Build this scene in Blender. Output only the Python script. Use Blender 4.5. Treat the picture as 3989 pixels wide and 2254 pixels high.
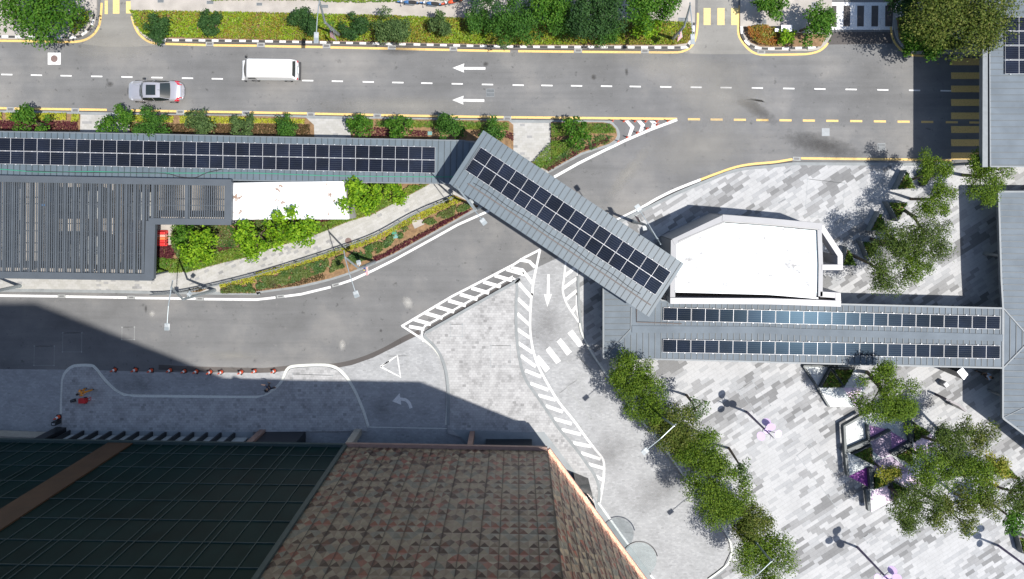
import bpy, bmesh, math, random
import numpy as np
from mathutils import Vector
random.seed(7); RNG = np.random.default_rng(11)
R = math.radians
for o in list(bpy.data.objects): bpy.data.objects.remove(o)
SC = bpy.context.scene; COL = SC.collection
# ---------------- camera: straight down from 60 m, sensor shifted ----------------
H, FPX, NX, NY = 60.1, 2795.0, 2016.0, 742.0
cam = bpy.data.cameras.new('camera'); camo = bpy.data.objects.new('camera', cam); COL.objects.link(camo)
camo.location = (0, 0, H); camo.rotation_euler = (0, 0, 0)
cam.sensor_width = 36.0; cam.sensor_fit = 'HORIZONTAL'; cam.lens = FPX/3989*36.0
cam.shift_x = (1994.5-NX)/3989; cam.shift_y = -(1127-NY)/3989
cam.clip_end = 2000; SC.camera = camo
SC.render.resolution_x, SC.render.resolution_y = 1024, 579
# ---------------- sky, sun, exposure ----------------
SUNV = Vector((0.40, -0.16, 1.0)).normalized()
EL = math.asin(SUNV.z); AZ = math.atan2(SUNV.x, SUNV.y)
w = bpy.data.worlds.new('World'); SC.world = w; w.use_nodes = True
nt = w.node_tree; nt.nodes.clear()
sky = nt.nodes.new('ShaderNodeTexSky'); sky.sky_type = 'NISHITA'; sky.sun_disc = False
sky.sun_elevation = EL; sky.sun_rotation = AZ
bg = nt.nodes.new('ShaderNodeBackground'); bg.inputs[1].default_value = 0.118
wo = nt.nodes.new('ShaderNodeOutputWorld')
nt.links.new(sky.outputs[0], bg.inputs[0]); nt.links.new(bg.outputs[0], wo.inputs[0])
sl = bpy.data.lights.new('sun', 'SUN'); sl.energy = 4.4; sl.angle = R(0.55); sl.color = (1.0, 0.955, 0.89)
so = bpy.data.objects.new('sun', sl); COL.objects.link(so); so.rotation_euler = SUNV.to_track_quat('Z', 'Y').to_euler()
so.location = (30, -12, 90)
SC.view_settings.view_transform = 'Standard'; SC.view_settings.look = 'None'
SC.view_settings.exposure = 0.60; SC.view_settings.gamma = 1.0

# ---------------- survey coordinates -> metres ----------------
# plan sheets a1..d4 were measured at 2.427 units per survey pixel
REG = {'s': (0, 0, 1.0), 'D': (0, 0, 1/1.5485)}
for r, y0 in zip('abcd', (0, 550, 1100, 1654)):
    for c, x0 in enumerate((0, 1000, 2000, 2989)): REG[r+str(c+1)] = (x0, y0, 2.427)
REG.update(e=(2380, 400, 8.089), f=(1280, 940, 6.618), g=(1220, 60, 12.136), h=(2580, 0, 7.28), i=(560, 1060, 5.824),
           j=(2220, 700, 4.853), k=(2700, 1480, 5.6), l=(3180, 2040, 6.803), n=(3400, 600, 5.825), o=(3230, 780, 5.6),
           p=(3100, 1400, 7.28), q=(3220, 1600, 3.552), r=(3620, 1400, 6.065), m=(3700, 1700, 2.628), u=(2200, 1850, 3.605))
def X(s):
    out, reg = [], REG['s']
    for t in s.split():
        if ',' in t:
            a, b = t.split(',')
            if a == '0' and reg[0] == 2989 and out and abs(out[-1][0]-3000) < 1: continue   # sheets 3 and 4 overlap by 11
            q = (reg[0]+float(a)/reg[2], reg[1]+float(b)/reg[2])
            if out and abs(q[0]-out[-1][0])+abs(q[1]-out[-1][1]) < 4: continue
            out.append(q)
        else: reg = REG[t]
    return out
def G(x, y, z=0.0):
    k = (H-z)/FPX
    return ((x-NX)*k, -(y-NY)*k, z)
def GX(s, z=0.0): return [G(x, y, z)[:2] for x, y in X(s)]
def smooth(pts, n=5, closed=False):
    P = [Vector(p) for p in pts]; out = []; N = len(P)
    rng = range(N if closed else N-1)
    for i in rng:
        p0 = P[(i-1) % N] if closed or i > 0 else P[0]*2-P[1]
        p1, p2 = P[i], P[(i+1) % N]
        p3 = P[(i+2) % N] if closed or i+2 < N else P[-1]*2-P[-2]
        for k in range(n):
            t = k/n
            out.append(0.5*((2*p1)+(p2-p0)*t+(2*p0-5*p1+4*p2-p3)*t*t+(3*p1-p0-3*p2+p3)*t**3))
    if not closed: out.append(P[-1])
    return [tuple(v) for v in out]

# ---------------- object helpers ----------------
OFF = {}
class MB:
    def __init__(s): s.v = []; s.f = []; s.m = []
    def add(s, vs, fs, mi=0):
        b = len(s.v); s.v += [tuple(v) for v in vs]
        for k, f in enumerate(fs):
            s.f.append([b+i for i in f]); s.m.append(mi if isinstance(mi, int) else mi[k])
        return s
    def box(s, cx, cy, cz, sx, sy, sz, rz=0.0, mi=0, tilt=None):
        vs = []
        for dz in (-.5, .5):
            for dx, dy in ((-.5, -.5), (.5, -.5), (.5, .5), (-.5, .5)):
                x, y = dx*sx, dy*sy
                vs.append((cx+x*math.cos(rz)-y*math.sin(rz), cy+x*math.sin(rz)+y*math.cos(rz), cz+dz*sz))
        return s.add(vs, [(3, 2, 1, 0), (4, 5, 6, 7), (0, 1, 5, 4), (1, 2, 6, 5), (2, 3, 7, 6), (3, 0, 4, 7)], mi)
    def prism(s, pts, z0, z1, mi=0, top=None):
        n = len(pts)
        ar = sum(pts[i][0]*pts[(i+1) % n][1]-pts[(i+1) % n][0]*pts[i][1] for i in range(n))
        if ar < 0: pts = pts[::-1]
        s.add([(x, y, z0) for x, y in pts]+[(x, y, z1) for x, y in pts],
              [list(range(n))[::-1], list(range(n, 2*n))]+[(i, (i+1) % n, n+(i+1) % n, n+i) for i in range(n)],
              [mi, mi if top is None else top]+[mi]*n)
        return s
    def flat(s, pts, z, mi=0):
        n = len(pts)
        ar = sum(pts[i][0]*pts[(i+1) % n][1]-pts[(i+1) % n][0]*pts[i][1] for i in range(n))
        if ar < 0: pts = pts[::-1]
        return s.add([(x, y, z) for x, y in pts], [list(range(n))], mi)
    def ribbon(s, pts, wd, z, h=0.0, mi=0, alt=None, step=0.55):
        P = [Vector(pts[0][:2])]
        for p in pts[1:]:
            if (Vector(p[:2])-P[-1]).length > 0.14: P.append(Vector(p[:2]))
        if alt is not None:   # resample so that painted blocks alternate
            Q = [P[0]]; 
            for a, b in zip(P, P[1:]):
                L = (b-a).length; n = max(1, round(L/0.11))
                Q += [a+(b-a)*(i+1)/n for i in range(n)]
            P = Q
        Ls, Rs = [], []
        for i, p in enumerate(P):
            d = (P[min(i+1, len(P)-1)]-P[max(i-1, 0)]).normalized(); nrm = Vector((-d.y, d.x))
            Ls.append(p+nrm*wd/2); Rs.append(p-nrm*wd/2)
        acc = 0.0
        for i in range(len(P)-1):
            m = mi
            if alt is not None:
                m = mi if int(acc/step) % 2 == 0 else alt
                acc += (P[i+1]-P[i]).length
            a, b, c, d = Rs[i], Rs[i+1], Ls[i+1], Ls[i]
            if h <= 0: s.add([(q.x, q.y, z) for q in (a, b, c, d)], [(0, 1, 2, 3)], m)
            else:
                s.add([(q.x, q.y, z) for q in (a, b, c, d)]+[(q.x, q.y, z+h) for q in (a, b, c, d)],
                      [(4, 5, 6, 7), (0, 1, 5, 4), (2, 3, 7, 6)]+([(3, 0, 4, 7)] if i == 0 else [])+([(1, 2, 6, 5)] if i == len(P)-2 else []), m)
        return s
    def tube(s, pts, rad, n=8, mi=0):
        P = [Vector(p) for p in pts]
        if not hasattr(rad, '__len__'): rad = [rad]*len(P)
        b0 = None; up = Vector((0.31, 0.17, 0.93)); vs = []; fs = []
        for i, p in enumerate(P):
            d = (P[min(i+1, len(P)-1)]-P[max(i-1, 0)]).normalized()
            x = d.cross(up); 
            if x.length < 1e-3: x = d.cross(Vector((1, 0, 0)))
            x.normalize(); y = d.cross(x)
            for k in range(n):
                a = 2*math.pi*k/n; vs.append(p+(x*math.cos(a)+y*math.sin(a))*rad[i])
        for i in range(len(P)-1):
            for k in range(n): fs.append((i*n+k, (i+1)*n+k, (i+1)*n+(k+1) % n, i*n+(k+1) % n))
        fs.append(list(range(n))); fs.append([(len(P)-1)*n+k for k in range(n)][::-1])
        return s.add(vs, fs, mi)
    def disc(s, cx, cy, z0, z1, r, n=24, mi=0, top=None):
        return s.prism([(cx+r*math.cos(2*math.pi*k/n), cy+r*math.sin(2*math.pi*k/n)) for k in range(n)], z0, z1, mi, top)
    def build(s, name, mats, parent=None, sm=False, bevel=0.0, sub=0):
        if not isinstance(mats, (list, tuple)): mats = [mats]
        off = OFF.get(parent.name, (0, 0, 0)) if parent else (0, 0, 0)
        me = bpy.data.meshes.new(name)
        me.from_pydata([(v[0]-off[0], v[1]-off[1], v[2]-off[2]) for v in s.v], [], s.f)
        for m in mats: me.materials.append(m)
        me.polygons.foreach_set('material_index', s.m)
        if sm: me.polygons.foreach_set('use_smooth', [True]*len(me.polygons))
        me.update(); o = bpy.data.objects.new(name, me); COL.objects.link(o)
        if parent: o.parent = parent; OFF[o.name] = off
        if bevel:
            b = o.modifiers.new('bevel', 'BEVEL'); b.width = bevel; b.segments = 2; b.limit_method = 'ANGLE'
        if sub:
            b = o.modifiers.new('sub', 'SUBSURF'); b.levels = sub; b.render_levels = sub
        return o
def tag(o, label, cat, group=None, kind=None):
    o['label'] = label; o['category'] = cat
    if group: o['group'] = group
    if kind: o['kind'] = kind
    return o
def thing(name, label, cat, loc=(0, 0, 0), group=None):
    o = bpy.data.objects.new(name, None); COL.objects.link(o); o.empty_display_size = 0.2
    o.location = loc; OFF[o.name] = tuple(loc); return tag(o, label, cat, group)
def copy_tree(o, parent=None):
    c = o.copy(); COL.objects.link(c)
    if parent: c.parent = parent
    for ch in list(o.children): copy_tree(ch, c)
    return c
def struct(mb, name, mats, label, cat, **k):
    return tag(mb.build(name, mats, **k), label, cat, kind='structure')
ORD = ['first', 'second', 'third', 'fourth', 'fifth', 'sixth', 'seventh', 'eighth', 'ninth', 'tenth', 'eleventh', 'twelfth',
       'thirteenth', 'fourteenth', 'fifteenth', 'sixteenth', 'seventeenth', 'eighteenth', 'nineteenth', 'twentieth']

# ---------------- materials ----------------
class NT:
    def __init__(s, name):
        s.m = bpy.data.materials.new(name); s.m.use_nodes = True; s.t = s.m.node_tree
        s.b = s.t.nodes['Principled BSDF']; s.out = s.t.nodes['Material Output']
    def n(s, typ, ins=None, **k):
        nd = s.t.nodes.new('ShaderNode'+typ)
        for a, b in k.items(): setattr(nd, a, b)
        for a, b in (ins or {}).items():
            if hasattr(b, 'default_value') or hasattr(b, 'is_linked'): s.t.links.new(b, nd.inputs[a])
            else: nd.inputs[a].default_value = b
        return nd
    def math(s, op, a, b=None, c=None):
        nd = s.t.nodes.new('ShaderNodeMath'); nd.operation = op
        for i, x in enumerate((a, b, c)):
            if x is None: continue
            if isinstance(x, (int, float)): nd.inputs[i].default_value = x
            else: s.t.links.new(x, nd.inputs[i])
        return nd.outputs[0]
    def mix(s, fac, a, b, mode='MIX'):
        nd = s.t.nodes.new('ShaderNodeMix'); nd.data_type = 'RGBA'; nd.blend_type = mode
        for i, x in ((0, fac), (6, a), (7, b)):
            if isinstance(x, tuple): nd.inputs[i].default_value = x if len(x) == 4 else (*x, 1)
            elif isinstance(x, (int, float)): nd.inputs[i].default_value = x
            else: s.t.links.new(x, nd.inputs[i])
        return nd.outputs[2]
    def ramp(s, fac, stops, interp='LINEAR'):
        nd = s.t.nodes.new('ShaderNodeValToRGB'); nd.color_ramp.interpolation = interp
        e = nd.color_ramp.elements
        while len(e) < len(stops): e.new(0.5)
        for k, (p, c) in enumerate(stops):
            e[k].position = p; e[k].color = c if len(c) == 4 else (*c, 1)
        s.t.links.new(fac, nd.inputs[0]); return nd.outputs[0]
    def noise(s, vec, scale, det=3, rough=0.55):
        nd = s.n('TexNoise', {'Scale': scale, 'Detail': det, 'Roughness': rough})
        if vec is not None: s.t.links.new(vec, nd.inputs['Vector'])
        return nd.outputs[0]
    def pos(s): return s.n('NewGeometry').outputs['Position']
    def obj(s): return s.n('TexCoord').outputs['Object']
    def link(s, a, key): s.t.links.new(a, s.b.inputs[key]) ; return s
    def bump(s, h, st=0.3, dist=0.02):
        b = s.n('Bump', {'Strength': st, 'Distance': dist, 'Height': h}); s.t.links.new(b.outputs[0], s.b.inputs['Normal'])
def mat(name, col, rough=0.6, var=0.12, scale=3.0, metal=0.0, spec=0.5, world=False, coat=0.0, bump=0.0, det=4):
    t = NT(name); v = t.pos() if world else t.obj()
    n = t.noise(v, scale, det); 
    f = t.ramp(n, [(0.3, (1-var,)*3), (0.7, (1+var,)*3)])
    t.link(t.mix(1.0, (*col, 1), f, 'MULTIPLY'), 'Base Color')
    t.b.inputs['Roughness'].default_value = rough; t.b.inputs['Metallic'].default_value = metal
    t.b.inputs['Specular IOR Level'].default_value = spec
    if coat: t.b.inputs['Coat Weight'].default_value = coat; t.b.inputs['Coat Roughness'].default_value = 0.05
    if bump: t.bump(t.noise(v, scale*6, 3), bump)
    return t.m
def leafmat(name, cols, trans=0.25):
    t = NT(name); r = t.n('NewGeometry').outputs['Random Per Island']
    n = t.noise(t.pos(), 1.6, 2)
    f = t.math('ADD', t.math('MULTIPLY', r, 0.6), t.math('MULTIPLY', n, 0.4))
    st = [(0.18+0.62*i/(len(cols)-1), c) for i, c in enumerate(cols)]
    c = t.ramp(f, st); t.link(c, 'Base Color'); t.b.inputs['Roughness'].default_value = 0.65
    t.b.inputs['Specular IOR Level'].default_value = 0.18
    tr = t.n('BsdfTranslucent'); t.t.links.new(t.mix(1.0, c, (1.2, 1.35, 0.5, 1), 'MULTIPLY'), tr.inputs[0])
    mx = t.n('MixShader', {0: trans}); t.t.links.new(t.b.outputs[0], mx.inputs[1]); t.t.links.new(tr.outputs[0], mx.inputs[2])
    t.t.links.new(mx.outputs[0], t.out.inputs[0]); return t.m
def bedmat(name, cols, scale=0.7, trans=0.2):
    t = NT(name); r = t.n('NewGeometry').outputs['Random Per Island']
    n = t.noise(t.pos(), scale, 3, 0.6)
    f = t.math('ADD', t.math('MULTIPLY', r, 0.28), t.math('MULTIPLY', t.math('SUBTRACT', t.math('MULTIPLY', n, 1.9), 0.45), 0.8))
    c = t.ramp(f, [(0.12+0.76*i/(len(cols)-1), q) for i, q in enumerate(cols)])
    t.link(c, 'Base Color'); t.b.inputs['Roughness'].default_value = 0.55; t.b.inputs['Specular IOR Level'].default_value = 0.3
    return t.m
def paver(name, ang, cw, ch, tones, cluster=0.0, cscale=0.25, joint=0.012, jdark=0.75, offs=0.5, dirt=0.12, randoff=False, dscale=0.5):
    t = NT(name); v = t.n('Mapping', {'Vector': t.pos(), 'Rotation': (0, 0, -R(ang))}).outputs[0]
    sp = t.n('SeparateXYZ', {0: v}); yv = t.math('DIVIDE', sp.outputs[1], ch); row = t.math('FLOOR', yv)
    if randoff:
        wn = t.n('TexWhiteNoise', noise_dimensions='1D'); t.t.links.new(row, wn.inputs['W']); ro = wn.outputs['Value']
    else: ro = t.math('MULTIPLY', row, offs)
    xv = t.math('ADD', t.math('DIVIDE', sp.outputs[0], cw), ro); colm = t.math('FLOOR', xv)
    cv = t.n('CombineXYZ', {0: colm, 1: row}); wn = t.n('TexWhiteNoise', noise_dimensions='2D'); t.t.links.new(cv.outputs[0], wn.inputs['Vector'])
    val = wn.outputs['Value']
    if cluster:
        cs = t.n('Mapping', {'Vector': cv.outputs[0], 'Scale': ((0.42, 1.0, 1.0) if randoff else (1.0, 1.0, 1.0))})
        nz = t.noise(cs.outputs[0], cscale, 2, 0.5)
        nn = t.math('MULTIPLY', t.math('SUBTRACT', nz, 0.5), 3.0)
        val = t.math('ADD', t.math('MULTIPLY', val, 1-cluster), t.math('MULTIPLY', t.math('ADD', nn, 0.5), cluster))
    c = t.ramp(val, tones, 'CONSTANT')
    fx = t.math('ABSOLUTE', t.math('SUBTRACT', t.math('FRACT', xv), 0.5)); fy = t.math('ABSOLUTE', t.math('SUBTRACT', t.math('FRACT', yv), 0.5))
    j = t.math('MAXIMUM', t.math('GREATER_THAN', fx, 0.5-joint/cw), t.math('GREATER_THAN', fy, 0.5-joint/ch))
    c = t.mix(t.math('MULTIPLY', j, 1-jdark), c, (0, 0, 0, 1))
    dn = t.noise(t.pos(), dscale, 5, 0.6); d = t.ramp(dn, [(0.3, (1-dirt*1.6,)*3), (0.55, (1,)*3), (0.75, (1+dirt*0.4,)*3)])
    d2 = t.ramp(t.noise(t.pos(), 6.0, 3), [(0.3, (0.95,)*3), (0.7, (1.04,)*3)])
    t.link(t.mix(1.0, t.mix(1.0, c, d, 'MULTIPLY'), d2, 'MULTIPLY'), 'Base Color')
    t.b.inputs['Roughness'].default_value = 0.85; t.b.inputs['Specular IOR Level'].default_value = 0.25
    return t.m
def g3(v, b=0.0): return (v*(1-b), v, v*(1+b))
def asphalt(name, base):
    t = NT(name); p = t.pos()
    mp = t.n('Mapping', {'Vector': p, 'Scale': (0.12, 0.9, 1)}).outputs[0]
    a = t.ramp(t.noise(mp, 1.0, 4), [(0.3, (0.93,)*3), (0.7, (1.07,)*3)])
    b = t.ramp(t.noise(p, 0.16, 5, 0.6), [(0.34, (0.80,)*3), (0.5, (0.98,)*3), (0.68, (1.36, 1.32, 1.26))])
    c = t.ramp(t.noise(p, 14, 4, 0.7), [(0.25, (0.86,)*3), (0.75, (1.14,)*3)])
    d = t.ramp(t.noise(p, 1.7, 4, 0.7), [(0.30, (0.62,)*3), (0.39, (1,)*3)])
    e = t.ramp(t.noise(t.n('Mapping', {'Vector': p, 'Location': (40, 9, 0)}).outputs[0], 1.1, 5, 0.75), [(0.62, (1,)*3), (0.72, (1.25, 1.23, 1.2))])
    g = t.ramp(t.noise(t.n('Mapping', {'Vector': p, 'Scale': (0.05, 2.3, 1), 'Location': (3, 1, 0)}).outputs[0], 1.0, 3, 0.6), [(0.36, (0.95,)*3), (0.5, (1,)*3), (0.66, (1.03,)*3)])
    h = t.ramp(t.noise(p, 4.2, 3, 0.6), [(0.22, (0.6,)*3), (0.27, (1,)*3)])
    x = (*base, 1)
    for q in (a, b, c, d, e, g, h): x = t.mix(1.0, x, q, 'MULTIPLY')
    t.link(x, 'Base Color'); t.b.inputs['Roughness'].default_value = 0.9; t.b.inputs['Specular IOR Level'].default_value = 0.25
    t.bump(t.noise(p, 30, 2), 0.25, 0.01); return t.m
def paint(name, col, wear=0.35):
    t = NT(name); p = t.pos()
    n = t.noise(p, 9, 5, 0.75); f = t.ramp(n, [(0.33, (wear*0.75,)*3), (0.47, (0.9,)*3), (0.8, (1.0,)*3)])
    t.link(t.mix(1.0, (*col, 1), f, 'MULTIPLY'), 'Base Color'); t.b.inputs['Roughness'].default_value = 0.7; return t.m

M = dict(
 asphalt=asphalt('asphalt', (0.150, 0.151, 0.152)), driveway=asphalt('driveway_asphalt', (0.22, 0.215, 0.20)),
 gutter=asphalt('gutter_asphalt', (0.085, 0.078, 0.075)),
 white=paint('white_paint', (0.70, 0.70, 0.69), 0.75), cream=paint('cream_paint', (0.62, 0.63, 0.58), 0.8), yellow=paint('yellow_paint', (0.72, 0.49, 0.17), 0.7), yellowpale=paint('worn_yellow_paint', (0.66, 0.52, 0.22), 0.75),
 black=paint('black_paint', (0.05, 0.05, 0.05), 0.8),
 lane=paver('lane_blocks', 0, 0.24, 0.12, [(0, g3(0.29, .02)), (0.3, g3(0.315, .02)), (0.7, g3(0.345, .02)), (0.93, g3(0.26, .02))], cluster=0.3, cscale=0.3, joint=0.006, jdark=0.85, dirt=0.1, dscale=0.55),
 walk=paver('footway_slabs', 0, 0.40, 0.20, [(0, (0.35, 0.345, 0.325)), (0.45, (0.38, 0.375, 0.36)), (0.9, g3(0.27)), (0.96, g3(0.23))], joint=0.006, jdark=0.85, dirt=0.08),
 walkd=paver('sloping_path_slabs', 27, 0.40, 0.22, [(0, (0.35, 0.345, 0.325)), (0.45, (0.38, 0.375, 0.36)), (0.92, g3(0.27)), (0.97, g3(0.23))], joint=0.006, jdark=0.85, dirt=0.08),
 mosaic=paver('mosaic_blocks', 0, 0.27, 0.20, [(0, g3(0.35)), (0.5, g3(0.385)), (0.82, g3(0.30)), (0.94, g3(0.24))], cluster=0.12, cscale=0.3, joint=0.008, jdark=0.72, dirt=0.16, dscale=0.8),
 plaza=paver('plaza_planks', 32.5, 0.80, 0.31, [(0, g3(0.185, .01)), (0.27, g3(0.26, .01)), (0.40, g3(0.325, .02)), (0.52, g3(0.39, .01)), (0.86, g3(0.33, .02))], cluster=0.52, cscale=0.20, joint=0.010, jdark=0.8, dirt=0.08, randoff=True),
 kerbstone=mat('kerb_concrete', (0.28, 0.29, 0.285), 0.8, 0.1, 1.5, world=True), kerbgrey=mat('grey_granite_kerb', (0.215, 0.23, 0.235), 0.8, 0.12, 2.0, world=True),
 concrete=mat('footpath_concrete', (0.34, 0.315, 0.285), 0.85, 0.16, 0.9, world=True, det=6), cleancon=mat('pale_concrete', (0.35, 0.345, 0.335), 0.8, 0.1, 0.8, world=True, det=6),
 apron=mat('grey_apron_stone', (0.24, 0.26, 0.27), 0.7, 0.12, 1.2, world=True), soil=mat('soil', (0.20, 0.125, 0.065), 0.95, 0.35, 4.0, world=True, det=6),
 roof=mat('blue_grey_roof_metal', (0.088, 0.118, 0.142), 0.5, 0.10, 0.8, metal=0.0, world=True), roofl=mat('pale_grey_roof_metal', (0.118, 0.142, 0.165), 0.65, 0.14, 0.7, spec=0.2, world=True),
 seam=mat('roof_seam', (0.045, 0.06, 0.07), 0.5), trim=mat('grey_roof_trim', (0.13, 0.15, 0.165), 0.5), steel=mat('grey_steel', (0.22, 0.24, 0.25), 0.45, metal=0.3),
 pergola=mat('slate_pergola_paint', (0.070, 0.083, 0.098), 0.5, 0.08, 1.0, world=True),
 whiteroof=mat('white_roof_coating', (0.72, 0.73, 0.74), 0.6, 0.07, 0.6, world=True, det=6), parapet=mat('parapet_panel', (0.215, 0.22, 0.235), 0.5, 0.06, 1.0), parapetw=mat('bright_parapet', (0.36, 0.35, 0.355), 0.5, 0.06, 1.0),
 darkwall=mat('dark_cladding', (0.012, 0.014, 0.017), 0.4), darkglass=mat('dark_glass', (0.008, 0.012, 0.015), 0.12, 0.1),
 alu=mat('white_aluminium', (0.47, 0.48, 0.50), 0.35), pole=mat('galvanised_pole', (0.30, 0.34, 0.36), 0.4, metal=0.4), lamphead=mat('pale_lamp_casing', (0.32, 0.345, 0.355), 0.4), lampgrey=mat('lamp_lens_grey', (0.22, 0.25, 0.265), 0.4),
 bark=mat('bark', (0.11, 0.085, 0.06), 0.9, 0.25, 6.0), tyre=mat('tyre_rubber', (0.02, 0.02, 0.02), 0.85), rim=mat('alloy_rim', (0.5, 0.5, 0.52), 0.3, metal=0.8),
 silver=mat('silver_car_paint', (0.52, 0.51, 0.53), 0.28, 0.02, metal=0.55, coat=0.6), vanwhite=mat('white_van_paint', (0.82, 0.82, 0.82), 0.35, 0.02, coat=0.5),
 carglass=mat('tinted_car_glass', (0.018, 0.025, 0.025), 0.06, 0.05, coat=0.5), blackplastic=mat('black_plastic', (0.018, 0.018, 0.02), 0.5), redlens=mat('red_lamp_lens', (0.45, 0.012, 0.03), 0.2, coat=0.5), clearlens=mat('clear_lamp_lens', (0.6, 0.62, 0.65), 0.15, coat=0.5),
 orange=mat('orange_plastic', (0.62, 0.075, 0.022), 0.5), red=mat('red_plastic', (0.55, 0.03, 0.03), 0.5), conewhite=mat('reflective_white', (0.75, 0.75, 0.75), 0.5),
 iron=mat('cast_iron', (0.10, 0.085, 0.08), 0.7), rust=mat('rusty_iron', (0.16, 0.11, 0.10), 0.8), grate=mat('galvanised_grate', (0.19, 0.21, 0.225), 0.5), hole=mat('drain_void', (0.02, 0.02, 0.02), 0.9),
 copper=mat('copper_trim', (0.56, 0.27, 0.19), 0.35, 0.05, metal=0.4), brown=mat('brown_column', (0.24, 0.15, 0.12), 0.6), taupe=mat('taupe_column', (0.34, 0.30, 0.25), 0.6),
 teal=mat('dark_teal_curtain_glass', (0.004, 0.0165, 0.0155), 0.35, 0.3, 0.4, spec=0.05, world=True), tealbar=mat('teal_mullion', (0.026, 0.046, 0.045), 0.5), orangeband=mat('orange_brown_cladding', (0.055, 0.026, 0.011), 0.6, 0.2, 1.0, world=True),
 t1=mat('taupe_panel', (0.155, 0.108, 0.068), 0.42, 0.06), t2=mat('tan_panel', (0.22, 0.17, 0.11), 0.42, 0.06), t3=mat('brown_panel', (0.105, 0.042, 0.026), 0.42, 0.08), t4=mat('dark_brown_panel', (0.045, 0.022, 0.015), 0.42, 0.08), t5=mat('rust_panel', (0.18, 0.060, 0.036), 0.42, 0.06), t6=mat('grey_panel', (0.13, 0.115, 0.085), 0.42, 0.06), pj=mat('panel_joint', (0.03, 0.028, 0.025), 0.6),
 podroof=mat('grey_roof_membrane', (0.3, 0.3, 0.3), 0.8), lilac=mat('lilac_disc', (0.56, 0.43, 0.66), 0.3, 0.05, coat=0.3), purplepole=mat('purple_pole_paint', (0.10, 0.075, 0.16), 0.4),
 tile=mat('pale_stone_tile', (0.52, 0.55, 0.55), 0.6, 0.04, 1.0, world=True), tileline=mat('tile_joint', (0.22, 0.23, 0.23), 0.8), pink=mat('pale_pink_tile', (0.70, 0.55, 0.67), 0.6, 0.04, world=True), purple=mat('purple_tile', (0.20, 0.022, 0.24), 0.6, 0.15, 5.0, world=True), orchid=mat('orchid_tile', (0.42, 0.22, 0.44), 0.6, 0.1, 5.0, world=True), mauve=mat('mauve_tile', (0.30, 0.24, 0.33), 0.6, 0.05, world=True),
 planter=mat('grey_planter_stone', (0.14, 0.16, 0.165), 0.6, 0.08, 2.0), planterdark=mat('dark_planter_steel', (0.045, 0.06, 0.065), 0.5, 0.08, 2.0), acunit=mat('unit_casing', (0.42, 0.43, 0.42), 0.6, 0.1, 1.2, world=True), bluepipe=mat('blue_pipe', (0.04, 0.13, 0.3), 0.5), greencover=mat('green_cover', (0.03, 0.20, 0.13), 0.6), tealcover=mat('teal_cover', (0.12, 0.27, 0.26), 0.6),
 darktile=mat('dark_tile', (0.16, 0.16, 0.165), 0.7), signbrown=mat('dark_bronze_sign', (0.05, 0.04, 0.06), 0.4), signface=mat('grey_sign_face', (0.32, 0.30, 0.27), 0.5), mirrorwhite=mat('bright_white_top', (0.85, 0.85, 0.86), 0.3),
)
L = dict(
 verge=leafmat('leaves_mid_green', [(0.016, 0.055, 0.008), (0.038, 0.11, 0.014), (0.075, 0.17, 0.025)]),
 bright=leafmat('leaves_bright_green', [(0.05, 0.135, 0.005), (0.12, 0.24, 0.008), (0.24, 0.37, 0.02)]),
 lush=leafmat('leaves_lush_green', [(0.02, 0.07, 0.005), (0.045, 0.13, 0.010), (0.095, 0.19, 0.02)]),
 dark=leafmat('leaves_dark_green', [(0.012, 0.036, 0.010), (0.024, 0.066, 0.016), (0.045, 0.10, 0.025)], 0.15),
 grey=leafmat('leaves_grey_green', [(0.03, 0.06, 0.018), (0.055, 0.10, 0.03), (0.12, 0.18, 0.06)]),
 plaza=leafmat('leaves_olive', [(0.028, 0.062, 0.006), (0.078, 0.14, 0.010), (0.15, 0.215, 0.022)], 0.3),
 plazad=leafmat('leaves_dark_olive', [(0.024, 0.045, 0.009), (0.055, 0.095, 0.014), (0.11, 0.15, 0.03)], 0.3),
 brownish=leafmat('leaves_dry_green', [(0.032, 0.055, 0.008), (0.075, 0.11, 0.014), (0.155, 0.165, 0.04)], 0.3),
 yellow=leafmat('leaves_yellow', [(0.10, 0.15, 0.015), (0.22, 0.23, 0.03), (0.34, 0.30, 0.05)], 0.3),
 purpleleaf=leafmat('leaves_purple', [(0.045, 0.008, 0.014), (0.09, 0.018, 0.03), (0.13, 0.05, 0.04)], 0.15),
 bronze=leafmat('leaves_bronze', [(0.045, 0.035, 0.012), (0.07, 0.055, 0.02), (0.11, 0.06, 0.035)], 0.15),
 scrub=bedmat('scrub_leaves', [(0.03, 0.075, 0.018), (0.04, 0.09, 0.02), (0.10, 0.13, 0.03), (0.05, 0.05, 0.02)]),
 hedge=bedmat('hedge_leaves', [(0.035, 0.11, 0.01), (0.07, 0.16, 0.010), (0.20, 0.26, 0.010), (0.10, 0.18, 0.010), (0.22, 0.15, 0.018), (0.07, 0.15, 0.012), (0.24, 0.28, 0.012)], 0.4),
 hedger=bedmat('orange_hedge_leaves', [(0.05, 0.12, 0.012), (0.13, 0.15, 0.012), (0.26, 0.11, 0.02), (0.30, 0.10, 0.025)], 0.9),
 ygrass=bedmat('yellow_green_leaves', [(0.14, 0.20, 0.015), (0.26, 0.28, 0.02), (0.36, 0.33, 0.03)], 1.2),
 grass=bedmat('green_blades', [(0.035, 0.10, 0.010), (0.085, 0.16, 0.014), (0.18, 0.22, 0.03)], 1.0),
)
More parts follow.
